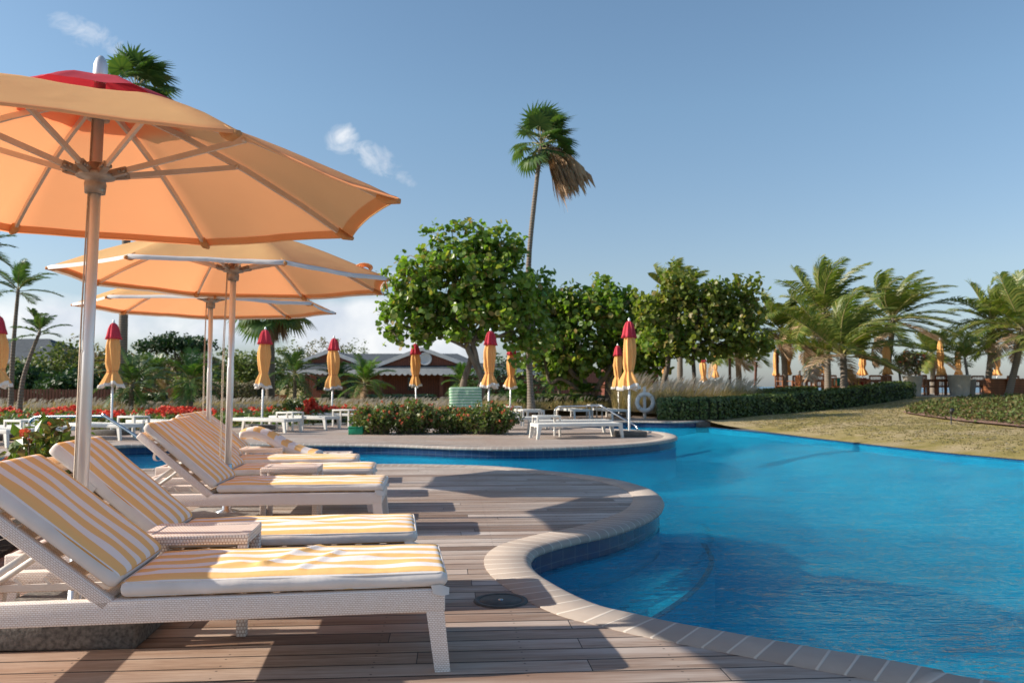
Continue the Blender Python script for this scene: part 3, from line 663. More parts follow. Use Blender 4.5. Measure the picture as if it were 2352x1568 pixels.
def make_lounger(loc, rz, label, seed=0, ang=41, seat=True, strap='loop'):
    t_ = thing('sun_lounger', label, 'sun lounger', loc, rz, 'striped sun loungers along the near deck')
    mb = MB()
    for y0 in (0, LW-0.045):
        mb.box(-LL, 0, y0, y0+0.045, FZ-0.092, FZ, 0, 0.008)
    mb.box(-0.045, -0.002, 0.045, LW-0.045, FZ-0.088, FZ-0.003, 0, 0.006); mb.box(-LL+0.002, -LL+0.045, 0.045, LW-0.045, FZ-0.088, FZ-0.003, 0, 0.006)
    mb.build('frame', M['wicker'], t_)
    mb = MB()
    for i in range(10): mb.box(-0.06-i*0.128-0.09, -0.06-i*0.128, 0.045, LW-0.045, FZ-0.035, FZ-0.012)
    mb.build('slat_bed', M['paint'], t_)
    for xx, s in ((-0.004, 1), (-LL+0.004, -1)):
        for y0, q in ((0.001, 1), (LW-0.001, -1)):
            lb = MB(); top = 0.072; bot = 0.062
            x0, x1 = (xx-top, xx+0.0) if s > 0 else (xx, xx+top)
            bx0, bx1 = (xx-bot+0.026, xx+0.026) if s > 0 else (xx-0.026, xx+bot-0.026)
            ya, yb = (y0, y0+0.046*q)
            if ya > yb: ya, yb = yb, ya
            zt = FZ-0.088
            v_ = [(x0, ya, zt), (x1, ya, zt), (x1, yb, zt), (x0, yb, zt), (bx0, ya, 0.0), (bx1, ya, 0.0), (bx1, yb, 0.0), (bx0, yb, 0.0)]
            lb.add(v_, [(0, 1, 2, 3), (7, 6, 5, 4), (0, 4, 5, 1), (1, 5, 6, 2), (2, 6, 7, 3), (3, 7, 4, 0)])
            lb.build('leg', M['wicker'], t_)
    # rack under the back and the support struts
    for y0 in (0.07, LW-0.09):
        mb = MB()
        mb.bar((-HX-0.02, y0, FZ-0.06), (-LL+0.05, y0, FZ-0.06), 0.02, 0.028)
        for k in range(4): mb.bar((-HX-0.18-k*0.12, y0, FZ-0.05), (-HX-0.21-k*0.12, y0, FZ-0.018), 0.018, 0.012)
        mb.build('back_rack', M['paint'], t_)
    A = R(ang); bx = lambda u, v: (-HX+(-u*math.cos(A)+v*math.sin(A)), FZ+0.0+(u*math.sin(A)+v*math.cos(A)))
    for y0 in (0.075, LW-0.095):
        x1, z1 = bx(0.36, -0.05)
        sb = MB(); sb.tube([(x1, y0, z1), (x1-0.34, y0, FZ-0.045)], 0.014, 10); sb.tube([(x1, y0-0.012, z1), (x1, y0+0.012, z1)], 0.028, 14); sb.build('support_strut', M['paint'], t_)
    # backrest, its own local frame turned about the hinge
    bl = 0.715
    mb = MB()
    for y0 in (0.0, LW-0.045): mb.box(-bl, 0, y0, y0+0.045, -0.055, 0.0, 0, 0.008)
    mb.box(-bl, -bl+0.05, 0.045, LW-0.045, -0.052, -0.003, 0, 0.006); mb.box(-0.05, -0.01, 0.045, LW-0.045, -0.05, -0.005, 0, 0.006)
    for i in range(5): mb.box(-0.15-i*0.12-0.08, -0.15-i*0.12, 0.045, LW-0.045, -0.03, -0.012)
    bf = mb.build('backrest_frame', M['wicker'], t_, (-HX, 0, FZ), (0, A, 0))
    cb_ = cushion(0.705, LW-0.01, 0.075, 0.03, seed+5)
    bc = cb_.build('backrest_cushion', [M['stripe'], M['white_fabric']], t_, (-HX+math.sin(A)*0.006-0.02*math.cos(A), 0.005, FZ+math.cos(A)*0.006+0.02*math.sin(A)+0.012), (0, A, 0))
    piping(0.705, LW-0.01, 0.062, bc)
    if strap == 'loop':
        sb = MB(); pts_ = []
        for k in range(13):
            a = PI*(k/12)*1.15-0.2; pts_.append((-0.47+0.045*math.cos(a*1.0), -0.004-0.012*math.sin(a), -0.02-0.085*math.sin(a)))
        vs_ = []; 
        for p in pts_: vs_ += [(p[0], p[1], p[2]), (p[0]+0.004, p[1]+0.05, p[2]+0.002), ]
        sb.add(vs_, [(2*k, 2*k+1, 2*k+3, 2*k+2) for k in range(12)], 0, True)
        so = sb.build('strap', M['white_hem'], bc)
    else:
        sb = MB(); sb.box(-0.52, -0.40, -0.012, -0.006, -0.07, 0.03, 0, 0.002); sb.box(-0.52, -0.40, -0.012, LW, -0.074, -0.068, 0, 0.002); sb.build('strap', M['white_hem'], bc)
    if seat:
        sc_ = cushion(HX-0.005, LW-0.01, 0.066, 0.03, seed, sag=0.003, nx=110 if seed == 0 else 44, ny=50 if seed == 0 else 18, ridges=((0.56, 0.56, 0.76, 0.18, 0.013, 0.024), (0.46, 0.42, 0.60, 0.10, 0.012, 0.026), (0.30, 0.30, 0.42, 0.24, 0.006, 0.03), (0.85, 0.2, 1.15, 0.12, 0.008, 0.025)) if seed == 0 else ())
        s_ = sc_.build('seat_cushion', [M['stripe'], M['white_fabric']], t_, (0.012, 0.005, FZ+0.004))
        piping(HX-0.005, LW-0.01, 0.056, s_, 'white_fabric')
        for yy in (0.0, LW-0.05):
            tb = MB(); tb.add([(-0.07, yy-0.008, 0.012), (-0.03, yy-0.009, 0.014), (-0.025, yy-0.012, -0.03), (-0.06, yy-0.011, -0.022), (0.004, yy+0.0, -0.028), (0.006, yy+0.02, -0.005)], [(0, 1, 2, 3), (1, 5, 4, 2)], 0, True)
            tb.build('cushion_tie', M['white_hem'], s_)
    return t_
LG = [((-0.27, 3.36, 0), 8.2, 'sun lounger nearest the camera, its yellow striped seat half in shadow'),
      ((-0.50, 4.29, 0), 8.0, 'second nearest sun lounger, its backrest crossed by the nearest umbrella pole'),
      ((-1.0, 6.36, 0), 5.0, 'sun lounger in front of the second umbrella pole, white strap looped on its back'),
      ((-1.27, 7.52, 0), 7.0, 'sun lounger right behind the low wicker table and the second umbrella pole'),
      ((-1.62, 8.52, 0), 7.0, 'sun lounger next to the tumbled cushion, second farthest on the near deck')]
lo = []
for i, (p, a, lb) in enumerate(LG):
    lo.append(make_lounger(p, R(a), lb, i*3.7, (38.5, 41, 41, 40, 40)[i], True, ('loop', 'flat', 'loop', 'flat', 'flat')[i]))
lo.append(make_lounger((-1.92, 9.72, 0), R(7), 'farthest sun lounger on the near deck, bare wicker seat under a tumbled cushion', 31, 38, False, 'flat'))

def side_table(name, label, cx_, cy_, rz, W, D, Z, mat, th=0.045, group=None, cat='side table', woven=True):
    t_ = thing(name, label, cat, (cx_, cy_, 0), rz, group)
    mb = MB(); mb.box(-W/2, W/2, -D/2, -D/2+th, Z-th, Z, 0, 0.006 if woven else 0.004); mb.box(-W/2, W/2, D/2-th, D/2, Z-th, Z, 0, 0.006 if woven else 0.004)
    mb.box(-W/2, -W/2+th, -D/2+th, D/2-th, Z-th, Z-0.002); mb.box(W/2-th, W/2, -D/2+th, D/2-th, Z-th, Z-0.002)
    mb.box(-W/2+th, W/2-th, -D/2+th, D/2-th, Z-0.03, Z-0.006)
    mb.build('table_top', mat, t_)
    for sx in (-1, 1):
        for sy in (-1, 1):
            lb = MB(); x = sx*(W/2-th/2-0.001); y_ = sy*(D/2-th/2-0.001); lb.box(x-th/2, x+th/2, y_-th/2, y_+th/2, 0, Z-th, 0, 0.004 if woven else 0); lb.build('leg', mat, t_)
    return t_
side_table('wicker_side_table', 'wicker side table between the two nearest loungers', -1.485, 3.97, R(7), 0.49, 0.36, 0.465, M['wicker_coarse'])
side_table('wicker_side_table', 'low wicker side table between the lounger at the second pole and the one behind it', -1.92, 7.21, R(6), 0.48, 0.36, 0.45, M['wicker_coarse'])
side_table('wicker_side_table', 'wicker side table holding up the tumbled striped cushion', -2.78, 9.22, R(7), 0.46, 0.36, 0.46, M['wicker_coarse'])
# tumbled cushion, stripes across, one end on the table, the other slumping to the lounger behind
cu = cushion(1.0, 0.55, 0.10, 0.045, 11, 0.03, 0.01)
vs_ = []
for v in cu.v:
    u = -v[0]; z = v[2]
    x = u*0.86; base = 0.50-0.17*sstep(0.2, 1.0, u)+0.035*math.sin(u*7)+0.02*n3(u*3, v[1]*3)
    if u < 0.25: base += 0.05*(0.25-u)/0.25
    vs_.append((x, v[1]+0.05*math.sin(u*3), base+z*(1-0.35*sstep(0.6, 1.0, u))-0.04*v[1]))
cu.v = vs_
o = cu.build('loose_cushion', [M['stripe_cross'], M['white_fabric']], None, (-3.03, 9.10, 0.0), (0, 0, R(5)))
tag(o, 'loose yellow and white striped cushion slumped over the farthest wicker table', 'cushion')

# ------------------------------------------------------------------ white loungers across the pool
def make_white(loc, rz, label):
    t_ = thing('white_lounger', label, 'sun lounger', loc, rz, 'white loungers without cushions on the far deck')
    mb = MB()
    for y0 in (0, LW-0.05): mb.box(-1.95, 0, y0, y0+0.05, FZ-0.075, FZ, 0, 0.008)
    mb.box(-0.05, -0.001, 0.05, LW-0.05, FZ-0.073, FZ-0.002); mb.box(-1.949, -1.9, 0.05, LW-0.05, FZ-0.073, FZ-0.002)
    mb.build('frame', M['plastic'], t_)
    mb = MB()
    for i in range(21): mb.box(-0.06-i*0.0865-0.07, -0.06-i*0.0865, 0.05, LW-0.05, FZ-0.028, FZ-0.006)
    mb.build('slat_bed', M['plastic'], t_)
    for xx, s in ((-0.004, 1), (-1.946, -1)):
        for y0, q in ((0.001, 1), (LW-0.001, -1)):
            lb = MB(); top, bot = 0.085, 0.055
            x0, x1 = (xx-top, xx) if s > 0 else (xx, xx+top); bx0, bx1 = (xx-bot+0.03, xx+0.03) if s > 0 else (xx-0.03, xx+bot-0.03)
            ya, yb = sorted((y0, y0+0.055*q)); zt = FZ-0.07
            lb.add([(x0, ya, zt), (x1, ya, zt), (x1, yb, zt), (x0, yb, zt), (bx0, ya, 0), (bx1, ya, 0), (bx1, yb, 0), (bx0, yb, 0)], [(0, 1, 2, 3), (7, 6, 5, 4), (0, 4, 5, 1), (1, 5, 6, 2), (2, 6, 7, 3), (3, 7, 4, 0)])
            lb.build('leg', M['plastic'], t_)
    return t_
WL = [((2.44, 18.08, 0), 15, 'white lounger nearest the pool on the far deck, beside the nearest closed umbrella'),
      ((2.42, 19.6, 0), 15, 'white lounger directly behind the one beside the nearest closed umbrella, past the small white table'),
      ((1.02, 21.4, 0), 9, 'white lounger half hidden behind the right end of the coral flowered shrubs'),
      ((0.5, 27.3, 0), -75, 'white lounger pointing at the camera, left of the far handrail'),
      ((2.12, 28.2, 0), -75, 'white lounger pointing at the camera, behind the far handrail'),
      ((3.40, 28.0, 0), -75, 'white lounger pointing at the camera, closest to the life ring'),
      ((0.22, 25.2, 0), 8, 'white lounger seen from the side behind the right end of the coral shrubs'),
      ((-9.35, 15.2, 0), -27, 'white lounger at the left edge of the picture, left of the near handrail post'),
      ((-9.0, 16.2, 0), -27, 'white lounger behind the near handrail post, second from the left'),
      ((-8.22, 17.2, 0), -27, 'white lounger passing behind the nearest open umbrella pole'),
      ((-7.5, 18.75, 0), -27, 'white lounger behind the small white table at the leftmost whole closed umbrella'),
      ((-5.54, 20.0, 0), -27, 'white lounger just right of the second open umbrella pole'),
      ((-4.88, 21.45, 0), -27, 'white lounger left of the green box by the coral shrubs'),
      ((-4.3, 23.8, 0), -22, 'white lounger behind the one next to the green box, by the red flowers')]
wroot = make_white(WL[0][0], R(WL[0][1]), WL[0][2])
for p, a, lb in WL[1:]: dup(wroot, p, R(a), lb)
WT = [(0.78, 18.62, 15, 'white side table between the two white loungers nearest the pool'),
      (0.05, 27.0, -75, 'white side table behind the right end of the coral shrubs'),
      (2.93, 29.2, -75, 'white side table between the two loungers behind the far handrail'),
      (0.55, 23.4, 8, 'white side table between the shrubs and the far handrail'),
      (-9.72, 16.32, -27, 'white side table at the left edge of the picture'),
      (-8.45, 18.35, -27, 'white side table under the leftmost whole closed umbrella'),
      (-5.72, 21.15, -27, 'white side table under the closed umbrella right of the open umbrella poles'),
      (-4.75, 23.3, -22, 'white side table touching the left end of the coral shrubs')]
tt = side_table('white_side_table', WT[0][3], WT[0][0], WT[0][1], R(WT[0][2]), 0.56, 0.42, 0.475, M['plastic'], 0.04, 'small white tables on the far deck', 'side table', False)
for x, y_, a, lb in WT[1:]: dup(tt, (x, y_, 0), R(a), lb)
# green striped raised lounger back
t_ = thing('green_lounger', 'lounger with a green and white striped cushion raised upright behind the coral shrubs', 'sun lounger', (-1.35, 23.6, 0), R(-80))
mb = MB()
for y0 in (-0.4, 0.35): mb.box(-0.95, 0.9, y0, y0+0.05, 0.36, 0.43, 0, 0.006)
for x0 in (-0.9, 0.8):
    for y0 in (-0.4, 0.35): mb.box(x0, x0+0.06, y0, y0+0.05, 0, 0.36)
mb.build('frame', M['plastic'], t_)
cg = cushion(0.66, 0.92, 0.16, 0.05, 4, 0.02, 0.008)
cg.build('backrest_cushion', [M['stripe_green'], M['stripe_green']], t_, (0.15, -0.46, 0.44), (0, R(74), 0))
cg = cushion(0.8, 0.72, 0.07, 0.03, 4); cg.build('seat_cushion', [M['stripe_green'], M['stripe_green']], t_, (0.0, -0.36, 0.43))

# ------------------------------------------------------------------ umbrellas
def sector_canopy(R0, R1, z0, z1, n=8, sag=0.03, nr=10, na=10, phi=0.0, scallop=0.03, bulge=0.03, hem=None, hems=0.012):
    """octagonal sheet: ribs straight-ish, panels sag between them, rim scalloped inwards"""
    mb = MB(); vs = []; N = n*na
    for i in range(nr+1):
        s = i/nr
        for j in range(N):
            a = 2*PI*j/N; k = (j % na)/na; q = 4*k*(1-k)          # q: 0 on rib, 1 mid panel
            # distance factor so that panel edges are straight lines between ribs
            half = PI/n; rel = (k-0.5)*2*half; oct_ = math.cos(half)/math.cos(rel)
            oct_ = 1+(oct_-1)*min(1, s*1.2)
            r_ = R0+(R1-R0)*s; rr = r_*oct_*(1-scallop*q*s*s)
            z = z0+(z1-z0)*s+bulge*math.sin(PI*s)-sag*q*math.sin(PI*min(1, s*0.8+0.1))-0.0*q
            z += 0.010*n3(a*3, s*4, R1)*s+0.006*n3(a*9, s*2.5, R1+3)*s*q
            vs.append((rr*math.sin(a+phi), rr*math.cos(a+phi), z))
    fs = []; mi = []
    for i in range(nr):
        for j in range(N):
            fs.append((i*N+j, i*N+(j+1) % N, (i+1)*N+(j+1) % N, (i+1)*N+j)); mi.append(0)
    mb.add(vs, fs, 0, True); mb.mi = mi
    return mb, vs, N
def open_umbrella(loc, label, Rr, phi, zr, zh, zt, tilt=(0, 0), whitew=0.012, tie=None, ropes=2, base=0.62, vent=0.43, baserot=0.1, base_mat='base_grey'):
    t_ = thing('open_umbrella', label, 'umbrella', loc, 0, 'open umbrellas over the loungers')
    zc = zt-0.12; RI, ZI, BU = 0.07, zt-0.075, 0.05
    mb, vs, N = sector_canopy(RI, Rr, ZI, zr, phi=phi, bulge=BU, sag=0.018)
    can = mb.build('canopy', M['canopy'], t_, (0, 0, 0))
    # hem: doubled cloth inside the rim, white edging outside
    nr = 10; rim = vs[nr*N:(nr+1)*N]; inn = vs[(nr-1)*N:nr*N]
    hb = MB(); hv = []; T_ = 0.5
    for p, q in zip(rim, inn):
        P_, Q_ = Vector(p), Vector(q); hv += [P_+Vector((0, 0, -0.004)), P_+(Q_-P_)*T_+Vector((0, 0, -0.005))]
    hb.add(hv, [(2*j, 2*((j+1) % N), 2*((j+1) % N)+1, 2*j+1) for j in range(N)], 0, True); hb.build('hem', M['hem'], can)
    eb = MB(); ev = []
    for p, q in zip(rim, inn):
        P_, Q_ = Vector(p), Vector(q); d = (P_-Q_).normalized()
        ev += [P_+(Q_-P_).normalized()*whitew*2+Vector((0, 0, 0.005)), P_+d*0.006+Vector((0, 0, 0.004)), P_+d*0.006+Vector((0, 0, -whitew))]
    eb.add(ev, [(3*j+k, 3*j+k+1, 3*((j+1) % N)+k+1, 3*((j+1) % N)+k) for j in range(N) for k in (0, 1)], 0, True); eb.build('edging', M['white_hem'] if whitew > 0.01 else M['canopy'], can)
    vb, _, _ = sector_canopy(0.03, vent, zt+0.004, zc-0.012, phi=phi, bulge=0.022, sag=0.006, scallop=0.03, nr=6)
    vb.build('vent_cap', M['red'], t_)
    # pole, finial
    pb = MB(); pb.lathe([(0.0, 0.08), (0.029, 0.08), (0.029, 1.3), (0.026, 1.32), (0.026, zt-0.02), (0.0, zt-0.02)], 24); pb.build('pole', M['alu'], t_)
    sb = MB(); sb.lathe([(0.0, 0.06), (0.095, 0.06), (0.095, 0.075), (0.04, 0.09), (0.036, 0.47), (0.033, 0.475), (0.0, 0.475)], 24)
    sb.build('pole_sleeve', M['steel'], t_)
    kb = MB(); kb.lathe([(0, -0.03), (0.02, -0.03), (0.026, 0), (0.02, 0.03), (0, 0.03)], 8); k_ = kb.build('clamp_knob', M['dark'], t_, (0.01, -0.055, 0.40), (PI/2, 0, 0))
    fb = MB(); fb.lathe([(0.0, zt-0.02), (0.030, zt-0.01), (0.033, zt+0.03), (0.031, zt+0.07), (0.022, zt+0.10), (0.01, zt+0.115), (0, zt+0.118)], 20); fb.build('finial', M['alu'], t_)
    # runner hub
    hb = MB(); hb.lathe([(0.027, zh-0.075), (0.045, zh-0.075), (0.049, zh-0.03), (0.044, zh-0.01), (0.085, zh+0.0), (0.09, zh+0.018), (0.075, zh+0.03), (0.045, zh+0.035), (0.042, zh+0.07), (0.028, zh+0.072)], 24)
    for k in range(8):
        a = phi+k*PI/4; hb.bar((0.06*math.sin(a), 0.06*math.cos(a), zh+0.018), (0.15*math.sin(a), 0.15*math.cos(a), zh+0.04), 0.03, 0.034)
        for rr in (0.118, 0.14):
            for s in (-1, 1):
                c_ = Vector((rr*math.sin(a)+s*0.017*math.cos(a), rr*math.cos(a)-s*0.017*math.sin(a), zh+0.035)); dd = Vector((math.cos(a)*s, -math.sin(a)*s, 0))*0.006
                hb.tube([c_, c_+dd], 0.009, 8)
    hb.build('hub', M['hub'], t_)
    tb = MB(); tb.lathe([(0.026, zt-0.2), (0.05, zt-0.2), (0.055, zt-0.12), (0.026, zt-0.11)], 20); tb.build('top_hub', M['hub'], t_)
    for k in range(8):
        a = phi+k*PI/4; s_, c_ = math.sin(a), math.cos(a)
        def rz_(f):
            r_ = RI+(Rr-RI)*f; return Vector((r_*s_, r_*c_, ZI+(zr-ZI)*f+BU*math.sin(PI*f)-0.026))
        rb = MB(); prev = Vector((0.03*s_, 0.03*c_, ZI-0.03))
        for f in (0.0, 0.25, 0.5, 0.75, 0.97):
            p = rz_(f); rb.bar(prev, p, 0.017, 0.028); prev = p
        rb.build('rib', M['rib'], t_)
        p = rz_(0.46)-Vector((0, 0, 0.012))
        st = MB(); st.bar((0.13*s_, 0.13*c_, zh+0.036), p, 0.015, 0.026); st.tube([p+Vector((-0.014*c_, 0.014*s_, 0)), p+Vector((0.014*c_, -0.014*s_, 0))], 0.012, 8); st.build('strut', M['rib'], t_)
        # pocket at the tip
        e = rz_(1.0)+Vector((0, 0, 0.014)); i_ = rz_(0.93)+Vector((0, 0, 0.0))
        kb = MB(); kb.tube([i_, (i_+e)/2-Vector((0, 0, 0.008)), e+Vector((s_, c_, 0))*0.012], [0.024, 0.024, 0.012], 8); kb.build('rib_pocket', M['hem'], can)
    if ropes:
        rb = MB()
        for dx, dy in (((-0.024, -0.024), (-0.03, -0.015)) if ropes == 1 else ((-0.05, -0.03), (-0.072, 0.0))):
            rb.tube([(dx*0.7, dy, zc-0.08), (dx, dy, 1.5), (dx, dy, 0.52), (dx*0.8, dy, 0.46)], 0.0035, 5)
        rb.build('cord', M['rope'], t_)
    b = MB(); b.box(-base/2, base/2, -base/2*(0.72 if base > 0.7 else 1), base/2, 0, 0.12 if base > 0.7 else 0.07, 0, 0.018, Matrix.Rotation(baserot, 4, 'Z')); b.build('base', M[base_mat], t_)
    if tie:
        tb = MB(); c0 = Vector(tie)
        for q in range(3):
            pts_ = [c0+Vector((0.07*math.cos(a)*(1-0.2*q)-0.05, 0.02*q, 0.034*math.sin(a)+0.03-0.008*q)) for a in [2*PI*k/12 for k in range(12)]]
            tb.tube(pts_+[pts_[0]], 0.008, 5)
        tb.tube([c0, c0+Vector((0.06, 0, -0.02)), c0+Vector((0.13, 0, -0.07)), c0+Vector((0.15, 0, -0.15))], 0.006, 5)
        tb.build('tie_strap', M['canopy'], can)
    t_.rotation_euler = (R(tilt[0]), R(tilt[1]), 0)
    return t_
u1 = open_umbrella((-2.03, 3.87, 0), 'nearest open umbrella, big orange canopy with a red vent cap and silver tip', 1.45, 0.0, 2.065, 2.14, 2.62, (0, 1.0), 0.006, ropes=1, base=0.72, base_mat='granite')
u1b = [c for c in u1.children if c.name.startswith('base')][0]
u2 = open_umbrella((-2.46, 7.12, 0), 'middle open umbrella with a white edged canopy and a strap tied at its right tip', 1.42, 0.2, 2.06, 2.14, 2.60, (0, 0.6), 0.017, (1.24, -0.26, 2.125))
u3 = open_umbrella((-3.57, 9.67, 0), 'farthest and lowest looking open umbrella of the three', 1.46, 0.407, 2.06, 2.14, 2.60, (0, 0), 0.017)
# umbrella of the next lounger, standing just outside the left edge of the view, is left out

def closed_umbrella(loc, label, seed=0, red=True, zt=2.62, flare=1.0, rz=0.0, low=1.10, group='closed umbrellas with red caps', base=True, mat='closed', tie_z=None):
    t_ = thing('closed_umbrella', label, 'umbrella', loc, rz, group)
    rs = random.Random(seed); K = rs.choice((7, 8, 9)); ph = rs.uniform(0, 6)
    def fold(amp, tw):
        return lambda th, z: 1+amp*(1.15-2*abs(math.sin((K*th+tw*z*2+ph+0.5*math.sin(2*th+ph))*0.5)))+0.10*math.sin(2*th+ph*2+z*2.2)+0.06*math.sin(3*th-z*4+ph)
    tz = tie_z or low+0.38
    w_ = 0.15*rs.uniform(0.86, 1.14); t_.rotation_euler = (R(rs.uniform(-1.6, 1.6)), R(rs.uniform(-1.6, 1.6)), rz); lowv = rs.uniform(-0.05, 0.06); low += lowv; bw = rs.uniform(0.9, 1.12)
    prof = [(0.03, zt-0.08), (0.06, zt-0.14), (0.105, zt-0.3), (w_, zt-0.55), (w_*1.02*bw, (zt-0.3+tz)/2), (w_*0.95/bw, tz+0.2), (w_*0.78, tz+0.06), (w_*0.66, tz), (w_*0.8, tz-0.06), (w_*(0.98+0.24*flare), tz-0.2), (w_*(1.10+0.32*flare), low+0.06)]
    mb = MB(); mb.lathe(prof, 72, 0, fn=fold(0.20, 1.5)); mb.v = [(x+0.012*math.sin(z*5+ph), y, z+(0.035*math.sin(2*math.atan2(y, x)+ph)+0.02*math.sin(5*math.atan2(y, x)+ph*2))*(1-sstep(low+0.02, low+0.3, z))) for x, y, z in mb.v]; c_ = mb.build('canopy', M[mat], t_)
    hp = [(w_*(1.10+0.32*flare)+0.001, low+0.062), (w_*(1.17+0.37*flare), low-0.01), (w_*(1.13+0.35*flare), low-0.014), (w_*(0.9+0.2*flare), low+0.05), (w_*0.5, low+0.15)]
    hm = MB(); hm.lathe(hp, 72, 0, fn=fold(0.26, 1.5))
    hm.v = [(x, y, z+0.035*math.sin(2*math.atan2(y, x)+ph)+0.02*math.sin(5*math.atan2(y, x)+ph*2)) for x, y, z in hm.v]; hm.build('hem', M['white_hem'] if red else M[mat], c_)
    tb = MB(); tb.lathe([(w_*0.70, tz+0.012), (w_*0.74, tz), (w_*0.70, tz-0.012)], 72, fn=fold(0.16, 1.5)); tb.build('tie_strap', M['hem'], c_)
    if red:
        vb = MB(); vb.lathe([(0.03, zt+0.01), (0.075, zt-0.03), (0.108, zt-0.12), (0.145, zt-0.3), (0.168, zt-0.38), (0.15, zt-0.375)], 72, fn=fold(0.2, 1.2)); vb.build('vent_cap', M['red'], t_)
    else:
        vb = MB(); vb.lathe([(0.02, zt+0.0), (0.05, zt-0.03), (0.08, zt-0.12), (0.125, zt-0.36)], 72, fn=fold(0.12, 1.2)); vb.build('vent_cap', M[mat], t_)
    pb = MB(); pb.lathe([(0.026, 0.0), (0.026, zt+0.0), (0.0, zt+0.0)], 12); pb.build('pole', M['alu'], t_)
    fb = MB(); fb.lathe([(0.022, zt-0.02), (0.028, zt+0.02), (0.026, zt+0.06), (0.01, zt+0.09), (0, zt+0.092)], 12); fb.build('finial', M['alu'], t_)
    if base:
        b = MB(); b.box(-0.35, 0.35, -0.35, 0.35, 0.0, 0.12, 0, 0.015); b.build('base', M['granite'], t_)
    return t_
def up(px, y): return ((px-CX)/F*y*1.0, y, 0)
CU = [(1.5, 17.4, 'closed umbrella cut by the left edge of the picture, red cap and yellow cloth', 1, 0.6),
      (260, 19.3, 'closed umbrella right of the nearest open umbrella pole, in front of a tall trunk', 2, 1.2),
      (603, 21.7, 'closed umbrella just right of the open umbrella poles, in front of a fan palm trunk', 3, 0.9),
      (763, 25.6, 'closed umbrella in front of the small gable of the brown house', 4, 0.7),
      (957, 29.0, 'closed umbrella in front of the round window of the brown house', 5, 0.7),
      (1121, 22.2, 'closed umbrella in front of the big sea grape tree, left of a shorter looking one', 6, 1.1),
      (1171, 29.4, 'closed umbrella behind the small white table, left of the tall palm trunk', 7, 1.1),
      (1421, 30.3, 'closed umbrella partly hidden by the nearest closed umbrella', 8, 0.7),
      (1444, 18.75, 'nearest and tallest closed umbrella, at the rounded tip of the far deck', 9, 1.3)]
for px, y_, lb, sd, fl in CU:
    z_ = 0 if y_ < 27 else 0.0
    closed_umbrella(up(px, y_), lb, sd, True, 2.62, fl, sd*0.7)

# ------------------------------------------------------------------ handrails, life ring, drain, green box
def rail(label, pts, rad=0.021):
    mb = MB(); mb.tube(catmull(pts, 6), rad, 12)
    t_ = thing('handrail', label, 'handrail', pts[0]); 
    mb.v = [(v[0]-pts[0][0], v[1]-pts[0][1], v[2]-pts[0][2]) for v in mb.v]
    mb.build('rail', M['steel'], t_)
    fb = MB(); fb.lathe([(0.02, 0.0), (0.06, 0.0), (0.055, 0.015), (0.022, 0.03)], 16); fb.build('escutcheon', M['steel'], t_, (0, 0, 0.22 if pts[0][2] < 0 else 0.0)); return t_
a0 = atd(66, 1060, 12.9); a1 = atd(67, 985, 12.9); a2 = atd(70, 966, 12.9); a3 = atd(84, 957.5, 12.9); a4 = atd(110, 956.5, 12.8); a5 = atd(232, 955.5, 12.5); a6 = atd(245, 958, 12.45); a7 = atd(373, 1041, 12.1); a8 = atd(420, 1078, 11.95)
rail('steel pool handrail on the left behind the nearest loungers, over the narrow channel', [Vector((a0.x, a0.y, -0.25)), a1, a2, a3, a4, a5, a6, a7, a8])
b = [atd(1273.5, 960, 20.9), atd(1274, 948, 20.9), atd(1275, 941, 20.9), atd(1282, 934.5, 20.9), atd(1300, 933, 20.8), atd(1372, 932, 20.5), atd(1385, 934, 20.4), atd(1425, 958, 20.1), atd(1456, 975, 19.9), atd(1464, 984, 19.8), atd(1465, 992, 19.8)]
rail('steel pool handrail in the middle, sloping down behind the nearest closed umbrella', [Vector((b[0].x, b[0].y, 0.0))]+b)
t_ = thing('life_ring', 'white life ring hanging on a short post at the edge of the dry grass', 'life ring', (4.67, 28.9, 0.0))
mb = MB(); c_ = (0, -0.1, 0.56); rr = 0.28
for k in range(1):
    vs_ = []; 
    for i in range(36):
        a = 2*PI*i/36
        for j in range(12):
            bb = 2*PI*j/12; r_ = rr+0.075*math.cos(bb); vs_.append((r_*math.cos(a), -0.1+0.06*math.sin(bb), 0.56+r_*math.sin(a)*1.04))
    mb.add(vs_, [(i*12+j, i*12+(j+1) % 12, ((i+1) % 36)*12+(j+1) % 12, ((i+1) % 36)*12+j) for i in range(36) for j in range(12)], 0, True)
mb.build('ring', M['paint'], t_)
mb = MB()
for k in range(4):
    a = PI/4+k*PI/2
    pts_ = [Vector(((rr+0.082*math.cos(b_))*math.cos(a), -0.1+0.067*math.sin(b_), 0.56+(rr+0.082*math.cos(b_))*math.sin(a)*1.04)) for b_ in [2*PI*j/10 for j in range(11)]]
    mb.tube(pts_, 0.011, 6)
pts_ = [Vector((0.37*math.cos(a)*(1+0.08*math.sin(4*a)), -0.12, 0.56+0.38*math.sin(a)*(1+0.08*math.sin(4*a)))) for a in [2*PI*k/40 for k in range(41)]]
mb.tube(pts_, 0.006, 5)
mb.build('rope', M['rope'], t_)
mb = MB(); mb.box(-0.05, 0.05, -0.03, 0.05, 0, 1.1, 0, 0.01); mb.box(-0.14, 0.14, -0.035, -0.02, 0.8, 0.86); mb.build('post', M['paint'], t_)
t_ = thing('drain_cover', 'round dark skimmer lid set in the deck at the coping', 'drain cover', tuple(at(1150, 1380)))
mb = MB(); mb.lathe([(0, 0.008), (0.11, 0.008), (0.112, 0.005), (0.118, 0.005), (0.12, 0.009), (0.142, 0.009), (0.146, 0.001)], 40)
mb.build('lid', m_simple('skimmer_lid', (0.075, 0.075, 0.07), (0.04, 0.04, 0.038), 20, 0.6), t_)
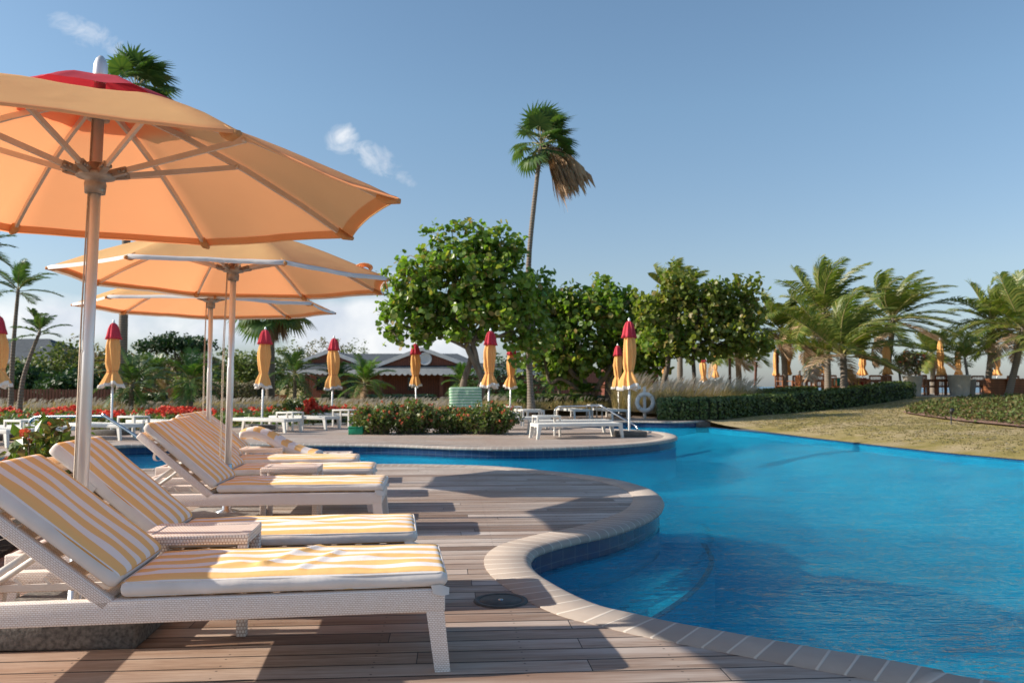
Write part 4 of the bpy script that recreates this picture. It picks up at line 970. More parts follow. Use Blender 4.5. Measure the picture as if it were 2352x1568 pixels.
mb = MB(); mb.lathe([(0, 0.0125), (0.012, 0.0125), (0.014, 0.0085)], 12); mb.build('screw', M['steel'], t_)
g = at(816, 998); t_ = thing('green_box', 'small green plastic box at the left end of the coral shrubs', 'box', (g.x, g.y+0.15, 0))
mb = MB(); mb.box(-0.17, 0.17, -0.13, 0.13, 0, 0.15, 0, 0.01); mg = m_simple('green_plastic', (0.01, 0.27, 0.14), (0.008, 0.2, 0.1), 4, 0.45); mb.build('body', mg, t_)
mb = MB(); mb.box(-0.18, 0.18, -0.14, 0.14, 0.151, 0.185, 0, 0.008); mb.box(-0.02, 0.02, -0.15, -0.138, 0.10, 0.18); mb.build('lid', mg, t_)
# ------------------------------------------------------------------ vegetation
def leafdisc(mb, c, n, s, rs, k=6, mi=0):
    n = n.normalized(); a = n.orthogonal().normalized(); a = Matrix.Rotation(rs.uniform(0, 6.28), 3, n) @ a; b = n.cross(a)
    pts_ = [c+(a*math.cos(2*PI*i/k)+b*math.sin(2*PI*i/k)*0.85)*s+n*s*0.18*abs(math.sin(2*PI*i/k)) for i in range(k)]
    mb.add(pts_, [tuple(range(k))], mi)
def leafquad(mb, c, n, s, rs, asp=0.5, mi=0):
    n = n.normalized(); a = n.orthogonal().normalized(); a = Matrix.Rotation(rs.uniform(0, 6.28), 3, n) @ a; b = n.cross(a)
    mb.add([c-a*s, c-b*s*asp+n*s*0.1, c+a*s, c+b*s*asp+n*s*0.1], [(0, 1, 2, 3)], mi)
def rdir(rs):
    z = rs.uniform(-1, 1); a = rs.uniform(0, 2*PI); q = math.sqrt(1-z*z); return Vector((q*math.cos(a), q*math.sin(a), z))
def frond(mb, base, az, el, L, rs, droop=0.9, wind=Vector((0, 0, 0)), nl=30, ll=0.55, lw=0.022, mi=0, mr=1, stiff=0.3, tip=1.0):
    d = Vector((math.sin(az)*math.cos(el), math.cos(az)*math.cos(el), math.sin(el))); p = Vector(base); pts_ = [p.copy()]; dirs = [d.copy()]
    n = 12
    for i in range(n):
        s = (i+1)/n
        d = (d+(Vector((0, 0, -droop))*(0.35+s)+wind*(0.3+s))*(1.0/n)).normalized(); p = p+d*(L/n); pts_.append(p.copy()); dirs.append(d.copy())
    mb.tube(pts_, [0.03*(1-0.85*i/n)*L/2.5+0.004 for i in range(n+1)], 4, mr, False)
    for i in range(nl):
        s = 0.14+0.86*(i+0.5)/nl; f = s*n; k = min(int(f), n-1); q = f-k
        c = pts_[k].lerp(pts_[k+1], q); dd = dirs[k].lerp(dirs[k+1], q).normalized()
        side = dd.cross(Vector((0, 0, 1)))
        if side.length < 0.1: side = Vector((math.cos(az), -math.sin(az), 0))
        side.normalize(); upv = side.cross(dd)
        l_ = ll*(0.35+0.65*math.sin(PI*min(1, s*0.92+0.08))**0.6)*rs.uniform(0.85, 1.1)*(1 if s < 0.9 else tip)
        for sg in (-1, 1):
            v = (side*sg*0.85+dd*(0.55+0.5*s)+upv*rs.uniform(0.0, 0.35)+wind*0.5).normalized()
            m1 = c+v*l_*0.5; v2 = (v+Vector((0, 0, -0.55))*(1-stiff)+wind*0.55).normalized(); e = m1+v2*l_*0.5
            wv = dd*lw
            mb.add([c-wv*0.5, c+wv*0.5, m1+wv, m1-wv*0.6, e], [(0, 1, 2, 3), (3, 2, 4)], mi)
def trunk_tube(mb, pts_, r0, r1, n=10, mi=0, flare=1.3):
    p = catmull(pts_, 5); k = len(p)
    mb.tube(p, [(r0+(r1-r0)*i/(k-1))*(1+(flare-1)*max(0, 1-i/(k*0.12)))*(1+0.04*math.sin(i*2.3)) for i in range(k)], n, mi)
def palm(name, label, base, top, r0=0.13, r1=0.09, nf=18, L=2.4, wind=Vector((0.5, 0, 0)), droop=0.9, mat='coco', seed=0, nl=30, ll=0.6, el=(-0.3, 1.35), group=None, cat='palm tree', curve=0.0, dead=2, tmat='ptrunk', lw=0.03, stiff=0.3):
    base = Vector(base); top = Vector(top); rs = random.Random(seed)
    t_ = thing(name, label, cat, base, 0, group)
    d = top-base
    mb = MB(); mid = d*0.5+Vector((curve, 0, 0)); trunk_tube(mb, [Vector((0, 0, -0.1)), d*0.25+Vector((curve*0.7, 0, 0)), mid, d*0.78+Vector((curve*0.6, 0, 0)), d], r0, r1, 10)
    mb.build('trunk', M[tmat], t_)
    cb = MB(); ga = 2.39996
    for i in range(nf):
        f = i/(nf-1); e = el[1]-(el[1]-el[0])*f
        frond(cb, d+Vector((0, 0, 0.05*(1-f)))-Vector((0, 0, 0.12*f)), i*ga+rs.uniform(-.3, .3)+seed, e+rs.uniform(-.12, .12), L*rs.uniform(0.85, 1.1)*(0.8+0.2*math.sin(PI*f)), rs, droop*rs.uniform(0.8, 1.2), wind, nl, ll, lw, 2 if (i >= nf-dead) else 0, 1, stiff)
    cb.build('crown', [M[mat], M['rachis'], M['dry']], t_)
    return t_
def fan_leaf(mb, base, d, L, fanr, rs, mi=0, mr=1, nseg=18, droop=0.5, wind=Vector((0, 0, 0)), closed=1.0):
    d = d.normalized(); mid = base+d*L*0.6+Vector((0, 0, -0.06*L*droop)); c = base+d*L+Vector((0, 0, -0.22*L*droop))+wind*L*0.15
    mb.tube([base, mid, c], [0.018, 0.014, 0.012], 4, mr, False)
    ax = (c-mid).normalized(); side = ax.cross(Vector((0, 0, 1)))
    if side.length < 0.1: side = Vector((1, 0, 0))
    side.normalize(); side = (Matrix.Rotation(rs.uniform(-.5, .5), 3, ax) @ side)
    for i in range(nseg):
        a = (i/(nseg-1)-0.5)*2*R(118)*closed
        v = (ax*math.cos(a)+side*math.sin(a)).normalized(); l_ = fanr*(0.72+0.28*math.cos(a*0.7))*rs.uniform(0.9, 1.06)
        w_ = side*math.cos(a)-ax*math.sin(a)
        m1 = c+v*l_*0.55+Vector((0, 0, -0.02)); e = m1+(v+Vector((0, 0, -0.75*droop))+wind*0.7).normalized()*l_*0.45
        ww = fanr*0.06
        mb.add([c-w_*0.008, c+w_*0.008, m1+w_*ww, m1-w_*ww, e], [(0, 1, 2, 3), (3, 2, 4)], mi)
def fan_palm(label, base, top, seed, r0, r1, n_green, n_dead, L, fr, wind, dead_dir=None, curve=0.0, dead_len=1.0, mat='coco_dk'):
    rs = random.Random(seed); base = Vector(base); d = Vector(top)-base
    t_ = thing('fan_palm', label, 'palm tree', base)
    mb = MB(); trunk_tube(mb, [Vector((0, 0, -0.1)), d*0.3+Vector((curve*0.8, 0, 0)), d*0.6+Vector((curve, 0, 0)), d], r0, r1, 12, 0, 1.5); mb.build('trunk', M['ptrunk'], t_)
    cb = MB()
    for i in range(n_green):
        f = i/(n_green-1); az = i*2.39996+rs.uniform(-.2, .2); e = 1.4-1.75*f
        v = Vector((math.sin(az)*math.cos(e), math.cos(az)*math.cos(e), math.sin(e)))+wind*0.35
        fan_leaf(cb, d+Vector((0, 0, 0.1-0.3*f)), v, L*rs.uniform(0.8, 1.15), fr*rs.uniform(0.85, 1.1), rs, 0, 1, 20, 0.5+0.5*f, wind)
    cb.build('crown', [M[mat], M['rachis']], t_)
    if n_dead:
        db = MB()
        for i in range(n_dead):
            v = (dead_dir or Vector((0, 0, 0)))+rdir(rs)*0.42+Vector((0, 0, -0.55))
            b0 = d+Vector((rs.uniform(-.05, .15), rs.uniform(-.1, .1), rs.uniform(-0.35, 0.05))); e_ = b0+v.normalized()*L*rs.uniform(0.7, 1.2)*dead_len
            db.tube([b0, b0.lerp(e_, 0.5)+Vector((0.1, 0, 0.06)), e_], [0.016, 0.012, 0.008], 4, 1, False)
            for k in range(16):
                c_ = b0.lerp(e_, rs.uniform(0.5, 1.0)); vv = (v.normalized()*0.7+wind*0.3+rdir(rs)*0.35+Vector((0, 0, -0.75))).normalized(); l_ = fr*rs.uniform(0.5, 1.15)*dead_len; sd = vv.orthogonal().normalized()*0.02
                db.add([c_-sd, c_+sd, c_+vv*l_*0.6+sd*0.8, c_+(vv+Vector((0.1, 0, -0.5))).normalized()*l_], [(0, 1, 2, 3)], 0)
        db.build('dead_fronds', [M['dry'], M['bark']], t_)
    return t_
def leafy_tree(name, label, base, trunks, blobs, nclump, per, ls, seed, mat, disc=True, r0=0.13, cr=0.33, cat='tree', group=None, inner=0.35, bark='bark', asp=0.5, up=0.5, twig=0.5):
    """trunks: list of polylines (relative); blobs: ellipsoids (cx,cy,cz,rx,ry,rz) relative"""
    rs = random.Random(seed); t_ = thing(name, label, cat, base, 0, group)
    tb = MB(); nodes = []
    for pl, ra, rb in trunks:
        p = catmull([Vector(q) for q in pl], 5); k = len(p)
        tb.tube(p, [(ra+(rb-ra)*i/(k-1))*(1+0.06*math.sin(i*1.7+ra*9)) for i in range(k)], 8); nodes += p[k//3:]
    cb = MB(); vol = [b[3]*b[4]*b[5] for b in blobs]; tot = sum(vol)
    for i in range(nclump):
        x = rs.uniform(0, tot); j = 0
        while x > vol[j] and j < len(vol)-1: x -= vol[j]; j += 1
        b = blobs[j]; dr = rdir(rs); rr = (inner+(1-inner)*rs.random()**0.45)
        rr *= 1+0.5*n3(dr.x*2.6+seed, dr.y*2.6, dr.z*2.6+j)+(0.32*rs.random() if rs.random() < 0.22 else 0)
        c = Vector((b[0]+b[3]*dr.x*rr, b[1]+b[4]*dr.y*rr, b[2]+b[5]*dr.z*rr))
        if rs.random() < twig and nodes:
            nn = min(nodes, key=lambda q: (q-c).length_squared*(1 if q.z < c.z+0.2 else 3))
            m_ = nn.lerp(c, 0.55)+Vector((rs.uniform(-.1, .1), rs.uniform(-.1, .1), 0.10*(c-nn).length))
            tb.tube([nn, m_, c], [0.028, 0.016, 0.006], 4, 0, False)
            if rs.random() < 0.12: nodes.append(m_)
        outd = (c-Vector(b[:3])).normalized()
        for q in range(per):
            o_ = rdir(rs)*cr*rs.random()**0.5; n_ = (rdir(rs)+outd*0.6+Vector((0, 0, up))).normalized(); s_ = ls*rs.uniform(0.65, 1.2)
            (leafdisc if disc else leafquad)(cb, c+o_, n_, s_, rs, *(() if disc else (asp,)))
    tb.build('trunk', M[bark], t_); cb.build('crown', M[mat], t_)
    return t_
def G3(px, py, Y, rise=None):
    p = atd(px, py, Y); return p
def gp(px, Y, off=0.0):
    x = (px-CX)/F*Y; return Vector((x, Y, gh(x, Y)+off))
WIND = Vector((0.55, 0.1, 0))

# tall windswept fan palm
b0 = gp(1221, 28.8); tp = atd(1243, 330, 28.8)
fan_palm('very tall slender fan palm with dead fronds blown to the right', b0, tp, 5, 0.12, 0.075, 34, 64, 0.82, 0.78, Vector((0.55, 0, 0.1)), Vector((0.75, 0, -0.15)), -0.28, 1.35)
b0 = gp(281, 33); tp = atd(312, 205, 33)
fan_palm('tall fan palm whose crown peeks over the nearest open umbrella', b0, tp, 8, 0.19, 0.14, 34, 10, 0.95, 0.95, Vector((0.45, 0, -0.1)), Vector((0.3, 0, -0.3)), -0.1, 0.7)
b0 = gp(622, 34); tp = atd(622, 700, 34)
fan_palm('shorter fan palm hanging below the farthest open umbrella', b0, tp, 9, 0.2, 0.15, 40, 22, 1.0, 1.0, Vector((0.1, 0, -0.1)), Vector((0.2, 0, -0.4)), 0.0, 0.8)
# feather palms, left
palm('feather_palm', 'slim feather palm at the left edge with an upright ringed trunk', gp(28, 27), atd(42, 665, 27), 0.09, 0.05, 11, 1.35, Vector((0.7, 0, 0)), 0.9, 'coco_dk', 3, 26, 0.42, (-0.1, 1.2), 'feather palms at the left edge', curve=-0.05, dead=0)
palm('feather_palm', 'smaller feather palm with a leaning trunk at the left', gp(48, 26), atd(92, 762, 26), 0.09, 0.045, 9, 0.95, Vector((0.5, 0, 0)), 0.8, 'coco_dk', 4, 22, 0.34, (0.0, 1.2), 'feather palms at the left edge', curve=-0.18, dead=0)
palm('feather_palm', 'feather palm mostly outside the left edge, only frond tips showing', gp(-48, 24), atd(-42, 570, 24), 0.09, 0.05, 12, 1.2, Vector((0.5, 0, 0)), 0.8, 'coco_dk', 6, 26, 0.4, (-0.3, 1.2), 'feather palms at the left edge', dead=0)
# small palms in front of fence and house
SP = [(303, 872, 27, 900, 1.35, 'coco_dk', 11, 'small bushy palm in front of the fence beside the tall left trunk'),
      (440, 862, 27, 915, 1.25, 'coco_br', 12, 'small palm with a pale trunk behind the two nearest umbrella poles'),
      (678, 848, 33, 905, 1.3, 'coco_dk', 13, 'small palm with a thin trunk in front of the left part of the brown house'),
      (838, 868, 31, 900, 1.25, 'coco_br', 14, 'small spiky palm with an orange base in front of the brown house wall'),
      (775, 862, 34, 900, 0.95, 'coco_dk', 15, 'dim small palm right behind the closed umbrella at the small gable'),
      (1062, 868, 37, 915, 1.0, 'coco_br', 16, 'small palm behind the crooked trunks of the big sea grape tree'),
      (1198, 900, 31, 925, 0.55, 'coco_br', 17, 'tiny palm on the low hedge left of the tall palm trunk'),
      (1345, 895, 33, 925, 0.6, 'coco_br', 18, 'young palm between the trunks under the dark sea grape tree'),
      (355, 845, 38, 900, 1.1, 'coco_dk', 19, 'palm half hidden behind the brown picket fence'),
      (1285, 850, 36, 905, 0.9, 'coco_dk', 20, 'palm under the dark sea grape tree, right of the tall palm trunk')]
for px, py, Y, by, L, mt_, sd, lb in SP:
    palm('small_palm', lb, gp(px, Y), atd(px, py+10, Y), 0.085, 0.07, 22, L, Vector((0.15, 0, 0)), 1.1, mt_, sd, 24, 0.42, (-0.5, 1.3), 'small palms planted in front of the fence and the house', dead=1 if sd != 14 else 3, lw=0.026)
# coconut palms, right
CP = [(1933, 32.5, 1936, 800, 3.1, 0.5, 21, 22, 'short coconut palm in front of the terrace, fronds streaming to the right', 1.0),
      (1900, 36.5, 1893, 705, 2.9, 0.45, 22, 22, 'highest crowned coconut palm of the right hand group', 0.8),
      (2025, 40, 2052, 720, 3.3, 0.8, 23, 22, 'coconut palm with fronds blown far right over the planters', 0.9),
      (1802, 39, 1795, 745, 2.4, 0.6, 24, 18, 'coconut palm left of the highest one, beside the sea grape', 1.1),
      (1697, 40, 1690, 770, 2.5, 0.3, 25, 18, 'coconut palm behind the yellowish sea grape, with a ringed trunk', 1.1),
      (1560, 42, 1558, 668, 2.2, 0.75, 26, 18, 'coconut palm crown rising behind the left of the yellowish sea grape', 0.9),
      (2263, 40, 2280, 725, 2.7, 0.35, 27, 20, 'coconut palm at the right behind the louvered planter', 1.0),
      (2312, 37, 2350, 740, 2.9, 0.3, 28, 20, 'coconut palm cut by the right edge of the picture', 1.0),
      (2140, 47, 2140, 800, 1.7, 0.3, 30, 14, 'small distant palm between the two big round planters', 1.0),
      (1870, 50, 1868, 765, 2.2, 0.5, 31, 14, 'distant coconut palm behind the two at the left end of the terrace', 1.0)]
for bx_, Y, tx, ty, L, wd, sd, nf, lb, dr in CP:
    palm('coconut_palm', lb, gp(bx_, Y), atd(tx, ty+12, Y), 0.16, 0.12, nf+8, L, Vector((wd*1.8, 0.05, 0.05)), dr*1.0, 'coco', sd, 46, 0.85, (-0.05 if sd == 21 else -0.5, 1.4), 'coconut palms around the terrace', curve=0.05, dead=3, lw=0.042, stiff=0.1)
# frond reaching in from the right
palm('coconut_palm', 'low coconut palm outside the right edge, yellow fronds arching in', gp(2440, 30), atd(2440, 795, 30), 0.15, 0.1, 16, 2.3, Vector((-0.2, 0, 0)), 1.0, 'coco', 29, 30, 0.6, (-0.4, 1.2), 'coconut palms around the terrace', lw=0.03)

# sea grapes
s27 = 27/F
Y = 27.5; bz = gp(1082, Y); k = Y/F
def rel(px, py, dy=0.0): 
    p = atd(px, py, Y+dy); return p-bz
blobs = []
for (px, py, rx, ry, dy) in [(1070, 600, 125, 82, 0), (1000, 660, 110, 85, 0.2), (1140, 670, 105, 85, -0.2), (960, 720, 75, 62, 0), (1080, 730, 130, 55, 0), (1190, 740, 60, 75, 0.3), (1160, 580, 60, 55, 0), (945, 655, 60, 50, 0), (1215, 680, 50, 40, 0.3), (925, 770, 45, 25, 0), (1105, 550, 45, 30, 0), (1225, 770, 45, 50, 0.5), (1235, 725, 30, 40, 0.4)]:
    q = rel(px, py, dy); blobs.append((q.x, q.y, q.z, rx*k, (rx+ry)*0.5*k*0.85, ry*k))
tr = [([rel(1090, 945), rel(1108, 880), rel(1100, 850), rel(1075, 800), rel(1065, 740), rel(1050, 650)], 0.17, 0.06),
      ([rel(1060, 945, 0.3), rel(1065, 880, 0.3), rel(1080, 830, 0.2), rel(1090, 780), rel(1130, 700)], 0.15, 0.05),
      ([rel(1098, 845), rel(1085, 790), rel(1040, 730), rel(985, 690)], 0.10, 0.04),
      ([rel(1075, 800), rel(1020, 775), rel(960, 760), rel(920, 745)], 0.07, 0.03),
      ([rel(1065, 740), rel(1090, 670), rel(1085, 590)], 0.07, 0.03), ([rel(1090, 780), rel(1150, 770), rel(1195, 740)], 0.06, 0.03)]
leafy_tree('sea_grape_tree', 'big round sea grape tree with crooked trunks behind the coral shrubs', bz, tr, blobs, 600, 15, 0.112, 41, 'grape', True, cr=0.30, twig=0.4, inner=0.2)
Y = 33; bz = gp(1345, Y); k = Y/F
blobs = []
for (px, py, rx, ry, dy) in [(1290, 700, 60, 45, 0), (1370, 720, 95, 62, 0), (1450, 735, 80, 62, 0), (1255, 770, 50, 70, 0), (1330, 800, 90, 60, 0), (1440, 800, 80, 55, 0.4), (1500, 780, 50, 65, 0), (1285, 850, 60, 30, 0.5), (1400, 668, 60, 25, 0), (1245, 700, 50, 35, 0), (1480, 850, 50, 30, 0), (1500, 720, 45, 45, 0), (1225, 820, 40, 45, 0)]:
    q = rel(px, py, dy); blobs.append((q.x, q.y, q.z, rx*k, (rx+ry)*0.5*k*0.8, ry*k))
tr = [([rel(1350, 930), rel(1340, 880), rel(1310, 850), rel(1295, 800), rel(1290, 730)], 0.16, 0.06), ([rel(1352, 930), rel(1375, 885), rel(1400, 850), rel(1430, 800), rel(1450, 740)], 0.15, 0.05),
      ([rel(1340, 900), rel(1290, 870), rel(1265, 880), rel(1255, 850), rel(1248, 800)], 0.09, 0.05), ([rel(1345, 900), rel(1335, 850), rel(1350, 780), rel(1370, 700)], 0.1, 0.04), ([rel(1300, 845), rel(1250, 800), rel(1240, 760)], 0.06, 0.03)]
leafy_tree('sea_grape_tree', 'dark spreading sea grape with many low branches behind the far handrail', bz, tr, blobs, 640, 14, 0.122, 42, 'grape', True, cr=0.36, twig=0.4, inner=0.2)
Y = 30.5; bz = gp(1594, Y); k = Y/F
blobs = []
for (px, py, rx, ry, dy) in [(1550, 650, 55, 45, 0), (1530, 720, 60, 55, 0), (1610, 700, 75, 70, 0), (1690, 690, 60, 50, 0), (1670, 760, 85, 60, 0), (1590, 790, 70, 40, 0), (1720, 790, 50, 35, 0), (1490, 690, 30, 30, 0), (1735, 650, 22, 16, 0)]:
    q = rel(px, py, dy); blobs.append((q.x, q.y, q.z, rx*k, (rx+ry)*0.5*k*0.8, ry*k))
tr = [([rel(1590, 945), rel(1595, 880), rel(1592, 810), rel(1600, 740), rel(1610, 680)], 0.09, 0.045), ([rel(1592, 810), rel(1560, 770), rel(1545, 690)], 0.06, 0.03), ([rel(1592, 800), rel(1650, 760), rel(1700, 700)], 0.06, 0.03)]
leafy_tree('sea_grape_tree', 'yellowish sea grape tree with a thin dark trunk beside the dry grass', bz, tr, blobs, 430, 13, 0.102, 43, 'grape_y', True, cr=0.32, twig=0.45, inner=0.2, bark='bark_dark')
# stump-like palm trunk and a leaning trunk
b0 = gp(1404, 33.5); t_ = thing('old_palm', 'thick grey palm trunk behind the two overlapping closed umbrellas', 'palm tree', b0); mb = MB(); trunk_tube(mb, [Vector((0, 0, -0.1)), Vector((0, 0, 1.0)), Vector((0.05, 0, 2.4))], 0.30, 0.24, 14); mb.build('trunk', M['ptrunk'], t_)
cb = MB(); rs = random.Random(5)
for i in range(14): fan_leaf(cb, Vector((0.05, 0, 2.35)), Vector((math.sin(i*2.4), math.cos(i*2.4), 0.9-0.08*i)), 0.6, 0.7, rs, 0, 1, 16, 0.8)
cb.build('crown', [M['coco_dk'], M['rachis']], t_)
Y = 31; bz = gp(1520, Y); k = Y/F
leafy_tree('leaning_tree', 'leaning bare trunk with a dark crown between the sea grapes', bz, [([rel(1515, 935), rel(1524, 880), rel(1535, 830), rel(1530, 780)], 0.13, 0.08)], [(0.2, 0, 2.8, 0.9, 0.9, 0.6)], 70, 12, 0.11, 44, 'grape', True, twig=0.2)

# background trees on the left
BT = [(120, 48, 790, 75, 'bush', 51), (190, 52, 784, 80, 'bush_red', 52), (255, 46, 800, 60, 'bush_red', 53), (335, 55, 792, 75, 'bush', 54), (440, 50, 808, 70, 'bush_red', 56), (520, 56, 795, 75, 'bush', 57),
      (585, 54, 800, 60, 'bush', 58), (660, 88, 786, 62, 'bush', 59), (735, 92, 772, 65, 'bush_red', 60), (800, 90, 782, 60, 'bush', 61), (60, 44, 832, 55, 'bush_dk', 62), (1180, 70, 800, 90, 'bush_dk', 63), (470, 44, 848, 55, 'bush', 64), (170, 42, 850, 60, 'bush_dk', 65)]
nm = {'bush': 'green', 'bush_red': 'reddish brown', 'bush_dk': 'dark green'}
pl_ = ['above the left end of the dark fence', 'right of the grey hipped roof', 'beside the tall left palm trunk', 'between the nearest umbrella pole and the second', 'behind the second umbrella pole', 'left of the hanging fan palm', 'behind the hanging fan palm', 'left of the small gable', 'rising above the small gable', 'over the ridge of the brown house', 'right under the left feather palms', 'behind the big sea grape', 'low in front of the others at the second pole', 'low above the dark fence']
for i, (px, Y, ty, hw, mt_, sd) in enumerate(BT):
    bz = gp(px, Y); k = Y/F; top = atd(px, ty, Y).z-bz.z; hh = top/2*0.95
    leafy_tree('background_tree', f'distant {nm[mt_]} bushy tree {pl_[i]}', bz, [([(0, 0, 0), (0.2, 0, hh*0.8), (-0.1, 0, hh*1.4)], 0.18, 0.06)],
               [(0, 0, hh*1.0, hw*k, hw*k*0.7, hh*0.95), (-hw*k*0.5, 0, hh*0.8, hw*k*0.6, hw*k*0.5, hh*0.7), (hw*k*0.55, 0, hh*0.85, hw*k*0.55, hw*k*0.5, hh*0.75)], 210, 12, 0.17, sd, mt_, False, cr=0.5, group='trees beyond the fence', inner=0.5, twig=0.12)
Y = 50; bz = gp(400, Y); k = Y/F
leafy_tree('flat_topped_tree', 'dark flat topped tree standing above the reddish bushes at the left', bz, [([(0, 0, 0), (0.3, 0, 1.6), (0.1, 0, 2.6)], 0.2, 0.1), ([(0.2, 0, 1.4), (-1.2, 0, 2.6), (-1.9, 0, 3.3)], 0.1, 0.04), ([(0.2, 0, 1.6), (1.2, 0, 2.7), (2.0, 0, 3.2)], 0.1, 0.04)],
           [(-0.8, 0, 3.55, 1.7, 1.5, 0.42), (0.9, 0, 3.5, 1.6, 1.5, 0.42), (0, 0, 3.8, 1.4, 1.2, 0.3)], 240, 12, 0.13, 70, 'bush_dk', False, cr=0.3, twig=0.3)

# shrubs with coral flowers
def shrub(label, loc, rx, ry, h, n, fl, seed, ls=0.045, fs_=0.03, name='flowering_shrub', group=None, cat='shrub', mat='shrub', fmat='coral', asp=0.55, stems=True):
    rs = random.Random(seed); t_ = thing(name, label, cat, loc, 0, group)
    lb_ = MB(); fbs = []; sb = MB()
    tips = []
    for i in range(max(12, n//55)):
        a = rs.uniform(0, 2*PI); q = rs.random()**0.5
        b_ = Vector((rx*0.45*q*math.cos(a), ry*0.45*q*math.sin(a), 0)); e = Vector((rx*q*math.cos(a)*rs.uniform(0.8, 1.05), ry*q*math.sin(a)*rs.uniform(0.8, 1.05), h*math.sqrt(max(0.05, 1-0.75*q*q))*rs.uniform(0.75, 1.08)))
        m_ = b_.lerp(e, 0.5)+Vector((0, 0, h*0.08)); sb.tube([b_, m_, e], [0.012, 0.009, 0.005], 4, 0, False); tips.append((b_, m_, e))
    per = n//len(tips)
    for b_, m_, e in tips:
        for q in range(per):
            s = rs.random()**0.6; c = (b_.lerp(m_, s*2) if s < 0.5 else m_.lerp(e, s*2-1))+rdir(rs)*ls*1.8
            leafquad(lb_, c, (rdir(rs)+Vector((0, -0.2, 0.8))), ls*rs.uniform(0.6, 1.2), rs, asp)
    for i in range(fl):
        b_, m_, e = rs.choice(tips); c = e+rdir(rs)*0.05+Vector((0, 0, 0.02)) if rs.random() < 0.6 else m_.lerp(e, rs.random())+Vector((rs.uniform(-.08, .08), -0.06-rs.random()*0.06, 0.02))
        fb = MB(); fbs.append(fb)
        for q in range(9): leafdisc(fb, c+rdir(rs)*fs_*0.7, rdir(rs)+Vector((0, 0, 0.4)), fs_*0.55, rs, 5)
    sb.build('stems', M['bark'], t_); lb_.build('foliage', M[mat], t_)
    for fb in fbs: fb.build('flower', M[fmat], t_)
    return t_
for i, (px, Y, rx, h, pl) in enumerate([(862, 19.6, 0.75, 0.70, 'left end of the row, by the green box'), (945, 19.7, 0.8, 0.80, 'in the left half of the row, highest of all'), (1040, 19.9, 0.75, 0.62, 'in the right half of the row, lower than its neighbours'), (1120, 19.6, 0.85, 0.74, 'right end of the row, next to the white loungers')]):
    shrub('coral flowered shrub at the '+pl if 'end' in pl else 'coral flowered shrub '+pl, (gp(px, Y).x, Y, 0), rx, 0.62, h, 3800, 48, 80+i, 0.05, 0.036, group='coral flowered shrubs on the far deck')
for (x, y_, rx, h, nn, fl, sd, lb) in [(-3.85, 6.75, 0.42, 0.86, 900, 9, 90, 'coral flowered shrub behind the backrest of the second lounger'), (-3.75, 5.45, 0.5, 0.62, 900, 3, 91, 'leafy shrub with yellowish leaves at the lower left edge behind the nearest lounger'),
                                       (-4.35, 6.2, 0.45, 0.80, 700, 4, 92, 'shrub with reddish leaves at the left edge above the nearest lounger backrest'), (-3.95, 4.6, 0.5, 0.5, 700, 0, 93, 'low dark leafy shrub at the left edge beside the nearest umbrella base')]:
    shrub(lb, (x, y_, 0.02), rx, rx, h, nn, fl, sd, 0.06, 0.04)
mb = MB(); mb.prism([(-3.42, 4.2), (-3.35, 5.3), (-3.62, 6.3), (-3.6, 7.6), (-5.2, 8.2), (-6.5, 6), (-6, 4)], -0.05, 0.03); struct(mb.build('planting_bed', M['soil']))

# hedges
def hedge(name, label, pts_, w_, h, n, seed, ls=0.05, mat='hedge', group=None, zf=None, top_round=0.25, cat='hedge'):
    rs = random.Random(seed); P = catmull([Vector(p) for p in pts_], 6); b = P[0].copy(); t_ = thing(name, label, cat, b, 0, group)
    core = MB(); vs_ = []; prof = [(-0.42, 0), (-0.46, 0.5), (-0.40, 0.88), (-0.2, 0.95), (0.2, 0.95), (0.40, 0.88), (0.46, 0.5), (0.42, 0)]
    segs = []
    for i, p in enumerate(P):
        tg = (P[min(i+1, len(P)-1)]-P[max(i-1, 0)]); tg.z = 0; tg.normalize(); nn = Vector((tg.y, -tg.x, 0))
        for (o, z) in prof: vs_.append(p-b+nn*o*w_+Vector((0, 0, z*h)))
        segs.append((p-b, nn, tg))
    K = len(prof); core.add(vs_, [(i*K+j, i*K+j+1, (i+1)*K+j+1, (i+1)*K+j) for i in range(len(P)-1) for j in range(K-1)]+[tuple(range(K)), tuple((len(P)-1)*K+j for j in range(K))[::-1]], 0)
    core.build('dark_core', M['hedge_core'], t_)  # solid dark core added inside the leaves so the hedge is not see-through
    lb_ = MB(); ex = [(-0.5, 0.02), (-0.5, 0.9), (-0.4, 1.0), (0.4, 1.0), (0.5, 0.9), (0.5, 0.02)]
    ln = [math.dist((ex[i][0]*w_, ex[i][1]*h), (ex[i+1][0]*w_, ex[i+1][1]*h)) for i in range(5)]
    for q in range(n):
        i = rs.randrange(len(segs)-1); f = rs.random(); c0 = segs[i][0].lerp(segs[i+1][0], f); nn = segs[i][1]
        x = rs.uniform(0, sum(ln)); k_ = 0
        while x > ln[k_]: x -= ln[k_]; k_ += 1
        s = x/ln[k_]; o = ex[k_][0]+(ex[k_+1][0]-ex[k_][0])*s; z = ex[k_][1]+(ex[k_+1][1]-ex[k_][1])*s
        rough = 0.11*n3(c0.x*2, c0.y*2, z*3+seed)+rs.uniform(-0.06, 0.05)
        c = c0+nn*(o*w_)*(1+rough)+Vector((0, 0, z*h*(1+rough)))
        out_ = nn*(1 if o > 0.3 else -1 if o < -0.3 else 0)+Vector((0, 0, 1 if z > 0.85 else 0.25))
        leafquad(lb_, c, out_+rdir(rs)*0.9, ls*rs.uniform(0.6, 1.3), rs, 0.6)
    lb_.build('foliage', M[mat], t_)
    return t_
def hp(px, py, Y): return Vector(((px-CX)/F*Y, Y, gh((px-CX)/F*Y, Y)))
